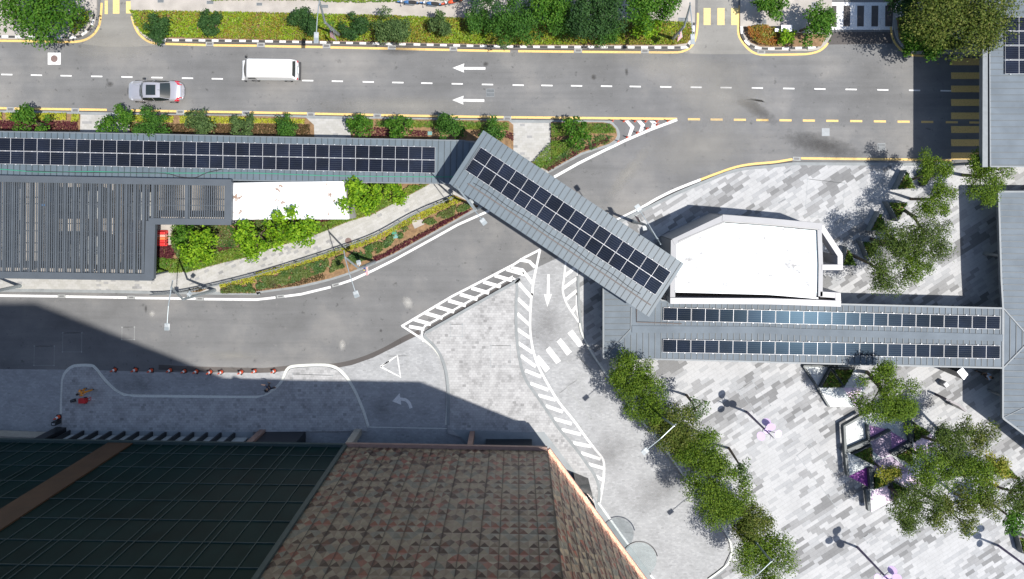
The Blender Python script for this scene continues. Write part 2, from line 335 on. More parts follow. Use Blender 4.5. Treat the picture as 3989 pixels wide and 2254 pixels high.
# ================= GROUND, ROADS, PAVEMENTS =================
struct(MB().flat([(-400, -400), (400, -400), (400, 400), (-400, 400)], 0.0), 'road', M['asphalt'], 'worn grey asphalt of the two lane road and the curved slip road', 'road')
struct(MB().flat(GX('c1 -400,815 560,822 950,830 1500,845 2427,855 c2 150,850 260,835 560,825 760,806 900,780 1100,710 1300,610 1500,510 1590,470 2427,0 b3 0,1310 110,1250 230,1190 400,1110 620,1000 1000,745 s 2700,760 s 5500,760 s 5500,2900 s -1500,2900 s -1500,1435'), 0.006),
       'paved_lane', M['lane'], 'pale grey block paved lane between the islands and the plaza', 'lane')
struct(MB().flat(GX('a1 955,-60 1245,-60 1245,100 1262,200 1310,300 1380,380 1480,425 1250,440 1000,440 780,415 860,345 925,260 955,140'), 0.004)
       .flat(GX('a3 1745,-60 2130,-60 2120,330 2170,400 2300,510 1800,512 1620,500 1700,420 1735,330'), 0.004), 'driveway', M['driveway'], 'pale dusty asphalt of the two side entrances', 'driveway')
struct(MB().flat(GX('a4 605,300 1165,300 1185,410 560,420'), 0.004), 'asphalt_patch', M['gutter'], 'darker asphalt band below the white striped crossing', 'road patch')
# raised pavements, each with its kerb stone edge
def pavement(name, spec, m, label, z=0.13, kerb='kerbstone', kw=0.16):
    pts = GX(spec); struct(MB().prism(pts, -0.05, z, 0), name, M[m], label, 'pavement')
pavement('pavement', 'a1 -300,368 600,372 740,362 830,320 900,235 922,130 925,-260 -300,-260', 'concrete', 'concrete pavement corner under the big tree by the left entrance')
pavement('pavement', 'a1 1235,-260 1245,100 1262,190 1300,275 1370,348 1440,385 1500,390 2427,400 a2 0,402 2427,452 a3 0,452 1590,462 1650,440 1690,385 1712,300 1718,-260', 'concrete', 'long concrete footpath behind the flowering hedge north of the road')
pavement('pavement', 'a3 2140,-260 2140,250 2150,340 2190,412 2260,458 2340,475 2427,480 a4 0,480 400,484 480,470 550,422 600,340 605,240 605,-260', 'concrete', 'concrete pavement island between the yellow and the white crossings')
pavement('pavement', 'a4 1190,-260 1190,250 1215,350 1260,430 1330,485 1400,505 1640,512 s 5500,208 s 5500,-260', 'cleancon', 'shaded pavement corner under the large tree beside the grey roof')
SV = 'a1 -300,1048 0,1052 700,1062 1240,1072 1700,1085 2427,1092 a2 0,1090 500,1098 1100,1112 1750,1125 2427,1138 a3 0,1140 350,1142 850,1145 930,1160 985,1215 1003,1280 985,1330 920,1375 b3 650,125 330,300 b2 2130,625 1900,745 1700,855 1500,965 1300,1075 1100,1165 900,1245 700,1310 400,1380 0,1435 b1 2427,1447 1700,1439 1000,1427 0,1415 -400,1410'
pavement('pavement', SV, 'walk', 'long tiled pavement block between the road and the slip road')
struct(MB().flat(GX('b1 1480,1245 1800,1230 2100,1150 2427,1075 b2 0,1055 530,895 880,755 1100,690 1500,480 1640,400 1850,400 1870,470 1500,640 1150,830 830,950 500,1060 0,1205 b1 2427,1210 1900,1340 1460,1395 1440,1300'), 0.136),
       'sloping_path', M['walkd'], 'pale tiled path curving along the railing under the trees', 'path')
ISA = 'c1 590,1420 595,1050 602,925 628,860 675,812 733,795 860,795 900,822 950,890 1010,960 1085,1025 1165,1068 1300,1082 1800,1088 2427,1092 c2 0,1090 104,1060 187,1007 245,945 275,885 295,838 325,812 400,800 560,792 675,796 760,826 840,905 910,1015 960,1125 1000,1225 1042,1360 1042,1400'
pavement('pavement', ISA, 'mosaic', 'mottled block pavement bulging along the shaded building front', 0.12)
ISB = 'c2 1592,470 2427,-10 b3 0,1322 22,1330 35,1380 c3 30,50 18,200 18,400 32,600 68,800 118,935 208,1065 318,1225 418,1375 485,1456 d3 590,235 690,375 758,475 793,565 803,645 793,735 s 2000,1760 c2 1805,1420 1808,1150 1803,1000 1788,865 1762,765 1722,672 1660,590 1592,525 1580,490'
pavement('pavement', ISB, 'mosaic', 'triangular island of mottled blocks between the hatched markings', 0.12)
PLZ = 'b3 1000,750 1200,650 1500,500 1770,385 2100,262 2427,225 b4 0,220 240,200 330,200 1500,205 1740,210 s 5500,640 s 5500,2900 s 3400,2900 s 2600,2560 d3 1850,1446 1980,1350 2052,1200 2036,1105 1976,985 1888,865 1738,680 1548,410 1388,200 1228,10 c3 1188,1300 1028,1090 888,910 738,690 655,510 628,355 610,200 612,-100 b3 635,1100 710,980 855,855'
pavement('plaza', PLZ, 'plaza', 'plaza of long pale and dark grey diagonal paving planks', 0.11)
# kerb stones and painted kerbs
K = MB()
for sp in ('b3 1003,757 1200,662 1500,512 1770,397 2100,274 2427,237 b4 0,232 240,212 330,212 1500,217 1740,222', ):
    K.ribbon(smooth(GX(sp), 4), 0.26, 0.10, 0.018)
for sp in ('c3 612,-60 618,200 634,350 663,505 747,685 898,902 1038,1082 1198,1294 d3 1238,3 1398,193 1560,404 1748,672 1898,858 1986,978 2048,1100 2064,1200 1990,1355 1860,1450',):
    K.ribbon(smooth(GX(sp), 4), 0.2, 0.10, 0.02)
for sp in ('c2 1598,474 2427,2 b3 0,1328 26,1336 36,1380 c3 38,50 26,200 26,400 40,600 76,800 126,930 216,1060 326,1220 426,1370 492,1450 d3 598,232 698,370 766,470 801,560 811,645 803,730',
           'c2 1590,490 1600,520 1668,585 1730,668 1770,762 1796,862 1811,1000 1816,1150 1812,1345',
           'a1 -100,1056 700,1069 1240,1080 1700,1092 2427,1099 a2 0,1098 500,1106 1100,1120 1750,1133 2427,1146 a3 0,1148 850,1153 925,1168 975,1218 993,1280 976,1325 912,1368 b3 645,115 330,288',
           'b2 2120,618 1900,734 1700,844 1500,954 1300,1064 1100,1154 900,1234 700,1299 400,1369 0,1424 b1 2427,1437 1700,1429 1000,1417 0,1405 -300,1403'):
    K.ribbon(smooth(GX(sp), 4), 0.24, 0.11, 0.04)
struct(K, 'kerb', M['kerbgrey'], 'grey granite kerb stones edging the pavements and islands', 'kerb')
K = MB()
for sp, ph in (('a1 -100,345 600,357 740,350 815,308 880,228 900,130', 0), ('a1 1500,380 2427,390 a2 0,392 1200,415 2427,442 a3 0,442 800,447 1590,450 1640,432 1678,380 1696,300 1703,215', 1),
           ('a3 2150,250 2158,335 2198,400 2265,445 2340,458 2427,462 a4 0,458 380,452 470,440', 0)):
    K.ribbon(smooth(GX(sp), 3), 0.18, 0.125, 0.03, 0, alt=1, step=0.56)
struct(K, 'painted_kerb', [M['white'], M['black']], 'kerb painted in black and white blocks beside the hedge', 'kerb')
K = MB()
for sp in ('a1 1500,402 2427,412 a2 0,413 1200,436 2427,465 a3 0,464 1590,474', 'c2 1615,430 2427,-28 b3 0,1300', 'b3 1000,742 1200,642 1500,488 1770,374 2100,252 2427,216 b4 0,213 235,190',
           'a1 -100,1038 700,1053 2427,1082 a2 0,1083 2427,1128 a3 0,1128 900,1140', 'c1 -100,135 b1 0,1440'):
    K.ribbon(smooth(GX(sp), 3), 0.14, 0.004)
struct(K, 'gutter', M['gutter'], 'dark dirty gutter strips along the kerbs', 'gutter')  # strips darker and browner than the road asphalt
K = MB().ribbon(smooth(GX('c1 1500,800 1900,818 2427,830 c2 100,828 400,800 560,800 800,778 1000,725 1200,640 1400,530 1540,470'), 5), 0.42, 0.003)
struct(K, 'wet_strip', M['gutter'], 'dark damp asphalt strip along the edge of the slip road', 'road patch')

# ---------------- painted markings ----------------
W_ = MB(); z1 = 0.010
def line(sp, wd, z=0.008, sm=0, mi=0):
    p = GX(sp); W_.ribbon(smooth(p, sm) if sm else p, wd, z, 0, mi)
for reg, xs, y0, y1, x0_, x1_ in (('a1', [65, 345, 625, 915, 1200, 1485, 1773, 2055, 2340], 703, 749, 65, 2340), ('a2', [482, 763, 1055, 1335, 1608, 1896, 2182], 760, 797, 482, 2182),
                        ('a3', [45, 317, 597, 880, 1152, 1440, 1728, 2010, 2306], 803, 830, 45, 2306), ('a4', [203, 497, 792, 1092, 1392, 1690], 835, 857, 203, 1690)):
    for x in xs:
        y = y0+(y1-y0)*(x-x0_)/(x1_-x0_); line(f'{reg} {x-53},{y-1} {x+53},{y+1}', 0.115)
for s_ in ('a2 1852,640 1963,598 1956,632 2162,633 2162,656 1956,656 1961,684', 'a2 1847,944 1957,903 1950,934 2152,937 2152,962 1950,959 1956,988'): W_.flat(GX(s_), 0.008)
struct(W_, 'lane_marking', M['white'], 'white dashed centre line and two arrows on the main road', 'road marking')
W_ = MB()
for s_ in ('c1 -100,121 545,130', 'c1 620,132 1200,142', 'c1 1278,145 1850,152', 'c1 1930,156 2427,161 c2 0,156 178,141', 'c2 262,130 420,110 700,42', 'b2 780,1350 900,1310 1100,1220 1300,1120 1500,1010 1700,900 1900,788 2200,655'):
    line(s_, 0.2, 0.008)
line('b3 385,337 620,205 840,95 a3 1060,1325 1300,1222 1548,1130', 0.22, 0.009)
line('b3 980,742 1200,632 1350,545 1500,470 1640,412 1770,362', 0.22, 0.009, 3)
for s_ in ('e 440,570 545,552 738,755 620,1050 515,1080 612,780', 'e 815,560 940,560 1070,690 1000,880 870,930 945,720', 'e 1210,570 1370,565 1440,640 1390,740 1255,780 1300,655'): W_.flat(GX(s_), 0.011)
struct(W_, 'edge_marking', M['white'], 'white edge lines and chevrons along the slip road', 'road marking')
W_ = MB()
line('b3 255,1022 100,1100 0,1165 c2 2110,-5 1850,128 1368,414', 0.19, 0.012); line('c2 1372,408 1600,556', 0.17, 0.013)
line('b3 252,1025 215,1200 187,1340 177,1456 c3 172,105 160,300 160,450 182,620 232,780 320,950 430,1130 560,1290 680,1456 d3 780,240 838,310 857,380 853,500 838,610 815,735', 0.19, 0.014, 3)
line('c2 1580,540 1566,500 1570,450 1600,402 2427,-45 b3 0,1298 35,1325 47,1400 c3 44,60 28,200 28,400 42,600 78,790 130,930 220,1060 330,1222 430,1372 500,1450 d3 600,230 700,370 768,470 803,560 813,640 803,735', 0.2, 0.1342, 0) if 0 else None
line('c2 1575,560 1562,500 1566,450 1590,410 1700,350 2427,-62 b3 0,1292', 0.15, 0.0125); line('b3 -5,1296 22,1315 40,1400 c3 44,20 24,200 22,400 36,600 72,790 124,930 214,1060 324,1222 424,1372 494,1450 d3 594,230 694,370 762,470 797,560 807,640 797,735', 0.17, 0.0145, 3)
for i in range(9):
    a, b = 1495+110*i, 350-59*i; line(f'c2 {a-14},{b-4} {a+152},{b+44}', 0.30, 0.011)
for s_ in ('c2 1440,415 1585,440', 'b3 62,1120 150,1135 205,1190', 'b3 -20,1195 85,1215 180,1342', 'c3 50,5 170,140', 'c3 40,150 165,270', 'c3 35,292 158,405', 'c3 35,440 160,525', 'c3 45,570 182,662', 'c3 70,690 212,795', 'c3 112,830 262,890', 'c3 160,952 330,1015',
           'c3 235,1065 398,1110', 'c3 305,1165 468,1222', 'c3 380,1285 550,1335', 'c3 455,1390 640,1436', 'd3 565,170 738,205', 'd3 640,265 825,325', 'd3 710,370 850,410', 'd3 775,485 855,525', 'd3 800,610 845,612'):
    line(s_, 0.28, 0.011)
line('b3 495,1140 478,1300 466,1400 c3 468,70 490,165 530,245 575,310 625,385', 0.15, 0.012, 3); line('b3 612,1150 605,1456 c3 602,100 600,230 618,320 640,420 668,522', 0.17, 0.013, 3)
for s_ in ('b3 470,1390 605,1290', 'c3 490,165 600,75', 'c3 555,275 605,215', 'b3 488,1270 600,1180'): line(s_, 0.26, 0.011)
for s_ in ('c3 205,712 240,685 345,812 303,850', 'c3 303,635 343,603 450,740 405,768', 'c3 408,556 448,525 552,655 507,690', 'c3 512,478 560,445 664,590 622,615'): W_.flat(GX(s_), 0.0122)
W_.flat(GX('b3 320,1258 343,1258 c3 343,112 363,110 321,232 290,110 316,112'), 0.012)
cv = smooth(X('c2 1357,1100 1412,1110 1445,1145 1462,1198'), 5); W_.ribbon([G(*p)[:2] for p in cv], 0.26, 0.012)
W_.flat(GX('c2 1282,1122 1352,1045 1366,1155'), 0.0125)
W_.ribbon(GX('c2 1172,795 1330,690 1360,893 1172,795 1250,743'), 0.17, 0.012)
struct(W_, 'hatched_marking', M['white'], 'white hatched markings, arrows and zebra bars on the block lane', 'road marking')
W_ = MB()
line('c1 578,1245 586,1050 593,922 618,852 668,803 730,783 862,783 908,812 962,880 1022,950 1092,1015 1172,1058 1300,1071 1800,1077 2427,1082 c2 0,1078 99,1050 178,998 235,935 262,880 282,828 318,798 400,786 560,779 683,784 772,816 852,898 922,1010 972,1120 1012,1222 1054,1358', 0.24, 0.013, 3)
W_.ribbon(smooth(GX('c2 1578,540 1600,556 1668,610 1730,690 1768,775 1790,868 1803,1000 1805,1150 1790,1345'), 3), 0.2, 0.015, 0)
W_.ribbon(smooth(GX('c3 624,380 640,460 675,540 752,680 900,895 1038,1074 1198,1286 d3 1238,-5 1398,185 1556,400 1746,665 1894,850 1982,968 2044,1092 2060,1200 2030,1300 1950,1375 1840,1456'), 3), 0.15, 0.124, 0.0)
W_.ribbon(GX('c2 1045,1365 1800,1380'), 0.07, 0.015)
struct(W_, 'boundary_line', M['cream'], 'continuous cream painted line tracing the kerbs of the paved lane', 'road marking')
W_ = MB().ribbon(GX('d3 800,728 1090,1132'), 0.16, 0.0, 0.16).ribbon(GX('d3 1292,1410 1345,1480'), 0.16, 0.0, 0.16)
struct(W_, 'white_kerb', M['white'], 'bright white kerb strip in front of the sunlit facade', 'kerb')
W_ = MB()
for s_ in ('a1 -100,382 350,388 600,396 760,387 862,343 928,262 952,160 962,25', 'a1 1245,150 1268,230 1308,310 1368,368 1428,400 1488,412'): line(s_, 0.19, 0.008, 4)
for s_ in ('a1 1562,413 1948,424', 'a1 2018,426 2427,430 a2 0,431', 'a2 78,434 625,443', 'a2 697,446 1242,457', 'a2 1312,460 1825,470', 'a2 1897,473 2395,482', 'a3 45,482 570,487', 'a3 650,488 1208,492'): line(s_, 0.19, 0.008)
for s_ in ('a3 1280,493 1500,494 1585,488 1650,462 1698,415 1728,335 1742,220 1745,120', 'a3 2140,50 2126,200 2128,320 2162,392 2222,462 2282,500 2345,514 2427,516 a4 30,513 300,512 400,505 485,482 545,440 580,390', 'a4 1168,250 1178,335 1208,405 1262,468 1330,507 1400,523 1620,534'): line(s_, 0.18, 0.009, 4)
for s_ in ('a1 -100,1018 65,1022', 'a1 135,1024 680,1032', 'a1 750,1033 1010,1037', 'a1 1238,1042 1672,1050', 'a1 1742,1052 2290,1059', 'a1 2360,1061 2427,1062 a2 0,1062 478,1070', 'a2 550,1073 1105,1084', 'a2 1177,1086 1717,1096', 'a2 1782,1098 2337,1106', 'a2 2403,1107 2427,1107 a3 0,1107 1548,1122'): line(s_, 0.185, 0.008)
for reg, xs in (('a3', (1707, 1921, 2141, 2354)), ('a4', (172, 393, 614, 840, 1064, 1288, 1512, 1744, 1967))):
    for x in xs:
        gx = x+(2400 if reg == 'a4' else 0); y = 1125+(gx-1707)*0.0115; line(f'{reg} {x-57},{y} {x+57},{y+1}', 0.175, 0.009)
line('b3 1765,363 1900,312 2100,243 2270,213 2427,200 b4 0,208 120,188 238,168', 0.19, 0.0085, 3); line('b4 320,160 750,165 1400,172 1740,180', 0.19, 0.009)
struct(W_, 'yellow_line', M['yellow'], 'yellow edge lines and yellow dashes on the main road', 'road marking')
W_ = MB()
for a, b in ((548, 615), (683, 745), (808, 870), (935, 1000), (1062, 1125), (1190, 1255), (1315, 1380), (1440, 1506)): W_.flat(GX(f'a4 1736,{a} 2060,{a} 2060,{b} 1738,{b}'), 0.012)
struct(W_, 'zebra_crossing', M['yellow'], 'shaded yellow striped crossing beside the large grey roof', 'crossing')
W_ = MB()
for a, b, c, d in ((990, 1020, 3, 132), (1068, 1130, -10, 128), (1192, 1262, 10, 126)): W_.flat(GX(f'a1 {a},{c} {b},{c} {b},{d} {a},{d}'), 0.012)
for a, b in ((1798, 1864), (1928, 1996), (2058, 2124)): W_.flat(GX(f'a3 {a},74 {b},74 {b},235 {a},235'), 0.012)
struct(W_, 'zebra_crossing', M['yellowpale'], 'faded yellow bars across the two sunny side entrances', 'crossing')
W_ = MB().flat(GX('a4 608,20 1187,20 1187,280 612,280'), 0.008)
for a, b in ((606, 655), (720, 785), (850, 915), (985, 1050), (1115, 1187)): W_.flat(GX(f'a4 {a},52 {b},52 {b-4},248 {a-2},248'), 0.014, 1)
struct(W_, 'zebra_crossing', [M['white'], M['gutter']], 'white painted crossing with dark bars at the top edge', 'crossing')

# stains, tyre dust and damp marks: thin films with ragged edges
def film(name, col, amt, sc, rough=0.9):
    t = NT(name); o = t.obj(); r = t.n('VectorMath', {0: o}, operation='LENGTH').outputs['Value']
    n = t.noise(t.pos(), sc, 5, 0.7); e = t.math('SUBTRACT', t.math('ADD', t.math('SUBTRACT', 1.0, r), t.math('MULTIPLY', n, 1.1)), 0.62)
    f = t.math('MULTIPLY', t.math('MINIMUM', t.math('MAXIMUM', e, 0.0), 1.0), amt); t.b.inputs['Base Color'].default_value = (*col, 1); t.b.inputs['Roughness'].default_value = rough
    tr = t.n('BsdfTransparent'); mx = t.n('MixShader', {0: f}); t.t.links.new(tr.outputs[0], mx.inputs[1]); t.t.links.new(t.b.outputs[0], mx.inputs[2]); t.t.links.new(mx.outputs[0], t.out.inputs[0]); return t.m
FM = {'oil': film('oil_film', (.05, .048, .046), .62, 2.0), 'dust': film('dust_film', (.30, .29, .265), .55, .5), 'damp': film('damp_film', (.085, .085, .085), .6, .8), 'pale': film('cement_splash', (.5, .49, .46), .7, 3.5), 'dirt': film('block_dirt_film', (.17, .17, .17), .32, 1.0)}
zs = 0.015
for sp, rx, ry, a, m, lb in (('a3 2290,1030', 2.6, .7, -35, 'oil', 'dark oil trail crossing the yellow dashes'), ('a3 2200,975', 1.4, .35, -8, 'oil', 'dark oil smear above the yellow dashes'), ('b4 520,40', 4.0, 1.1, -14, 'oil', 'dark damp stain on the road above the yellow curve'), ('a2 2165,605', .3, .3, 0, 'oil', 'round oil spot near the upper arrow'), ('a3 760,730', .3, .3, 0, 'oil', 'small oil spot in the upper lane'), ('a3 1070,680', .18, .4, 0, 'oil', 'slim oil spot in the upper lane'), ('a1 1040,795', .4, .3, 0, 'oil', 'oil spot left of the silver car'),
                       ('a2 1350,470', 2.2, .55, 0, 'damp', 'damp band below the widest pale tree'), ('a3 1600,620', 6.5, 1.6, -8, 'dust', 'pale dust fan spreading from the yellow barred entrance'), ('a3 1950,900', 5.0, 3.6, 0, 'dust', 'pale dusty area right of the yellow barred entrance'), ('b3 1750,60', 5.5, 2.4, 12, 'dust', 'pale dusty area at the mouth of the slip road'), ('b3 1080,300', 3.4, .7, 52, 'dust', 'pale tyre dust track bending into the slip road'), ('a1 1090,430', 4.4, 1.5, 0, 'dust', 'pale dust fan at the left entrance'),
                       ('a2 1400,1000', 9, 1.0, 0, 'dust', 'pale dust along the lower lane edge'), ('c2 1430,190', .7, .5, -60, 'pale', 'white cement splash beside the hatching'), ('c2 810,590', .35, .6, 0, 'pale', 'white cement splash on the lower slip road'), ('c1 1440,290', .3, .35, 0, 'pale', 'white splash below the left lamp'), ('c1 1380,250', .16, .4, 0, 'oil', 'dark spot below the left lamp'), ('c1 2200,690', 3.0, .5, 0, 'dust', 'pale dust along the cone line'), ('c2 1175,455', .16, .16, 0, 'oil', 'dark spot near the hatching tip'),
                       ('c2 1180,1200', 1.6, 1.2, -20, 'dirt', 'dark grimy patch left of the curved arrow'), ('c3 300,400', 2.2, 3.0, 0, 'dirt', 'grimy patch in the lane above the zebra bars'), ('c1 1300,970', 3.0, 1.0, 0, 'dirt', 'grimy patch in the shaded lane bay'), ('d3 1400,600', 4.0, 2.0, 30, 'dirt', 'faint grimy patch in the wide lane'), ('d3 900,250', 2.5, 2.0, 30, 'dirt', 'faint grimy patch beside the hatching end')):
    x, y = GX(sp)[0]; zs += .0004; b = MB().flat([(1.3, 1.3), (-1.3, 1.3), (-1.3, -1.3), (1.3, -1.3)][::-1], 0); o = struct(b, 'road_stain', FM[m], lb, 'stain'); o.location = (x, y, zs); o.scale = (rx, ry, 1); o.rotation_euler = (0, 0, R(a))

# ================= PLANTING =================
def inpoly(px, py, poly):
    ins = np.zeros(len(px), bool); n = len(poly)
    for i in range(n):
        x1, y1 = poly[i]; x2, y2 = poly[(i+1) % n]
        c = ((y1 > py) != (y2 > py)); xi = (x2-x1)*(py-y1)/((y2-y1) or 1e-9)+x1
        ins ^= c & (px < xi)
    return ins
def quadmesh(name, C, N, S, asp, mats, mi=None, parent=None, droop=None):
    n = len(C); N = N/np.linalg.norm(N, axis=1)[:, None]
    r = RNG.normal(size=(n, 3)); A = np.cross(N, r); A /= np.linalg.norm(A, axis=1)[:, None]; B = np.cross(N, A)
    A = A*S[:, None]*0.5; B = B*(S*asp)[:, None]*0.5
    bend = N*S[:, None]*0.12
    V = np.stack([C-A-bend, C+B*1.0, C+A-bend, C-B*1.0], 1).reshape(-1, 3)
    if parent: V = V-np.array(OFF.get(parent.name, (0, 0, 0)))
    me = bpy.data.meshes.new(name); me.vertices.add(4*n); me.vertices.foreach_set('co', V.ravel())
    me.loops.add(4*n); me.loops.foreach_set('vertex_index', np.arange(4*n)); me.polygons.add(n)
    me.polygons.foreach_set('loop_start', np.arange(0, 4*n, 4)); me.polygons.foreach_set('loop_total', np.full(n, 4))
    for m in mats: me.materials.append(m)
    if mi is not None: me.polygons.foreach_set('material_index', mi)
    me.update(); me.validate(); o = bpy.data.objects.new(name, me); COL.objects.link(o)
    if parent: o.parent = parent
    return o
def cover(name, spec, m, dens, size, zlo, zhi, label, cat='ground cover', clump=0.0, asp=0.6, soil=True, rest=None):
    """a bed of leaves nobody could count"""
    polys = [GX(s) for s in (spec if isinstance(spec, (list, tuple)) else [spec])]; CC = []
    for poly in polys:
        P = np.array(poly); lo, hi = P.min(0), P.max(0); n = int((hi-lo).prod()*dens)
        q = lo+RNG.random((n, 2))*(hi-lo); q = q[inpoly(q[:, 0], q[:, 1], poly)]
        if clump:
            k = max(3, int(len(q)/dens*clump)); c = lo+RNG.random((k*2, 2))*(hi-lo); c = c[inpoly(c[:, 0], c[:, 1], poly)]
            j = RNG.integers(0, len(c), len(q)); q = c[j]+RNG.normal(size=(len(q), 2))*0.13
            q = q[inpoly(q[:, 0], q[:, 1], poly)]
        CC.append(q)
    q = np.concatenate(CC); n = len(q)
    wav = 0.5+0.5*np.sin(q[:, 0]*3.1+np.sin(q[:, 1]*4.3)*1.5)*np.cos(q[:, 1]*3.7)
    z = zlo+(zhi-zlo)*(0.35+0.35*wav+0.3*RNG.random(n)); C = np.column_stack([q, z])
    N = RNG.normal(size=(n, 3))*0.75; N[:, 2] = np.abs(N[:, 2])+0.5
    o = quadmesh(name, C, N, size*(0.7+0.6*RNG.random(n)), asp, [L[m]])
    return tag(o, label, cat, kind='stuff')
def ground(name, spec, m, z, label, cat='planting bed'):
    b = MB()
    for s in (spec if isinstance(spec, (list, tuple)) else [spec]): b.prism(GX(s), 0.0, z)
    return struct(b, name, M[m], label, cat)
HEDGE = 'a1 1262,108 1500,112 2427,127 a2 0,132 1400,160 1550,168 2427,190 a3 0,205 1300,203 1480,212 1660,220 1685,330 1640,410 1500,430 0,430 a2 2427,430 1200,402 0,378 a1 2427,378 1600,362 1460,368 1385,335 1322,270 1290,190'
ground('soil', HEDGE, 'soil', 0.16, 'brown soil under the long flowering hedge'); cover('hedge', HEDGE, 'hedge', 330, 0.15, 0.25, 0.75, 'long low hedge of yellow green and orange leaves along the kerb', 'hedge')
HB = ['a3 2190,262 2330,245 2427,270 a4 30,262 95,300 90,420 60,438 0,440 a3 2427,438 2330,436 2245,398 2200,330']
ground('soil', ['a3 2170,255 2427,275 a4 100,300 560,330 500,440 0,445 a3 2427,443 2330,442 2240,405 2185,330'], 'soil', 0.16, 'soil of the small island beside the orange hedge'); cover('hedge', HB, 'hedger', 420, 0.15, 0.25, 0.9, 'rounded orange brown hedge on the small island by the entrance', 'hedge')
cover('hedge', ['a1 735,95 800,88 880,120 868,210 812,285 740,335 690,300'], 'hedge', 330, 0.15, 0.2, 0.7, 'green and orange hedge beside the curved left kerb', 'hedge')
cover('ground_cover', ['a1 1980,-60 2427,-60 2427,2 2010,12', 'a2 0,-60 1350,-60 1350,20 1100,26 900,30 660,22 600,8 300,8 0,3', 'a2 1460,-60 1900,-60 1900,8 1460,4'], 'grass', 260, 0.16, 0.15, 0.4, 'strip of green undergrowth along the very top edge', 'undergrowth')
HD = 'a4 1215,170 1320,150 1500,250 1900,430 1640,480 1400,485 1300,450 1235,370'
ground('soil', HD, 'soil', 0.16, 'dark soil under the large right hand tree'); cover('ground_cover', [HD], 'grass', 300, 0.16, 0.18, 0.6, 'shaded green shrubs under the large right hand tree', 'shrubs')
# south beds
BA = 'a1 -100,1062 770,1078 765,1240 -100,1235'; BB = 'a1 1235,1082 2427,1096 a2 0,1102 470,1112 545,1180 550,1300 0,1290 a1 2427,1285 1235,1250'
BC = 'a2 865,1118 2380,1140 2427,1180 2427,1456 2100,1330 900,1310'; BD = 'a3 352,1152 850,1156 925,1172 968,1218 978,1280 960,1318 900,1360 b3 640,108 330,280 140,195 352,180'
ground('soil', [BA, BB, BC, BD], 'soil', 0.165, 'brown soil of the narrow beds south of the road')
YG = ['a1 0,1066 45,1066 45,1130 0,1132', 'a1 85,1070 650,1072 652,1135 85,1132', 'a1 705,1080 768,1082 768,1150 705,1150', 'a1 1260,1090 1660,1098 1660,1160 1260,1150', 'a1 1715,1098 2250,1108 2427,1110 2427,1170 1715,1168', 'a2 0,1118 465,1128 460,1170 0,1165']
cover('ground_cover', YG, 'ygrass', 480, 0.13, 0.2, 0.5, 'clipped yellow foliage strip beside the road, left half', 'ground cover')
cover('ground_cover', ['a2 870,1130 1110,1135 1110,1210 870,1200', 'a2 1140,1138 1600,1145 1940,1150 2380,1160 2390,1230 2000,1225 1600,1205 1140,1200', 'a3 352,1170 560,1165 900,1172 955,1218 965,1262 720,1262 360,1300', 'b3 360,0 640,-30 420,150 250,260 180,200'], 'grass', 330, 0.22, 0.2, 0.6, 'spiky yellow green grass tufts near the walkway end', 'grass', asp=0.22)
cover('ground_cover', ['a1 0,1140 760,1150 755,1225 0,1225'], 'purpleleaf', 300, 0.14, 0.2, 0.45, 'dark purple foliage strip at the far left beside the walkway', 'ground cover')
cover('ground_cover', ['a1 1250,1172 2427,1180 2427,1265 1640,1252 1250,1235', 'a2 0,1172 515,1180 515,1272 0,1262'], 'bronze', 330, 0.14, 0.2, 0.45, 'bronze brown foliage strip beside the long walkway roof', 'ground cover')
cover('ground_cover', ['a2 1050,1205 1290,1210 1290,1285 1050,1290', 'a2 1440,1230 1620,1240 1620,1290 1440,1285', 'a2 2360,1240 2427,1260 2427,1330 2360,1300', 'a3 352,1290 380,1290 380,1330 352,1330', 'b3 560,100 890,-30 900,-5 640,100 330,285 300,270'], 'purpleleaf', 200, 0.14, 0.2, 0.45, 'patches of maroon foliage near the zigzag end of the beds', 'ground cover')
cover('ground_cover', ['a3 360,1300 960,1265 900,1350 800,1400 b3 640,100 330,275 190,205 360,190'], 'scrub', 260, 0.15, 0.18, 0.4, 'sparse green scrub on the pointed bed beside the slip road', 'ground cover', clump=9.0)
# garden behind the white roof
GE = 'b1 1478,790 2185,790 b2 0,740 860,742 835,395 1640,402 1500,480 1100,690 880,755 530,895 0,1055 b1 2427,1075 2100,1150 1800,1230 1480,1240'
ground('soil', GE, 'soil', 0.165, 'brown soil of the garden between the white roof and the path')
struct(MB().flat(GX('b1 1480,785 1690,790 1640,850 1620,900 1650,975 1480,990'), 0.170), 'concrete_pad', M['concrete'], 'stained concrete pad beside the pergola holding the barriers', 'pad')
cover('ground_cover', ['b1 1480,1090 1700,1110 2000,1060 2427,960 2427,1072 2100,1148 1800,1228 1482,1240', 'b2 0,960 530,790 880,700 1000,540 1180,480 1290,540 1450,420 1635,405 1500,478 1100,688 880,752 530,893 0,1052'], 'grass', 380, 0.26, 0.2, 0.6, 'long bladed green grass border along the sloping path', 'grass', asp=0.2)
cover('ground_cover', ['b1 1480,985 1640,985 1680,1060 1640,1110 1485,1090', 'b1 2080,1000 2230,1000 2230,1030 2080,1040', 'b2 505,742 720,742 690,775 545,825'], 'purpleleaf', 380, 0.16, 0.2, 0.5, 'maroon shrubs beside the pergola and under the white roof', 'shrubs')
cover('ground_cover', ['b2 980,405 1250,400 1200,500 1050,520', 'b1 1690,790 2185,795 2427,960 2000,1060 1700,1105 1640,1000 1640,860', 'b2 0,745 500,745 540,830 0,950'], 'scrub', 300, 0.16, 0.2, 0.45, 'dark low scrub under the lime green garden trees', 'ground cover')
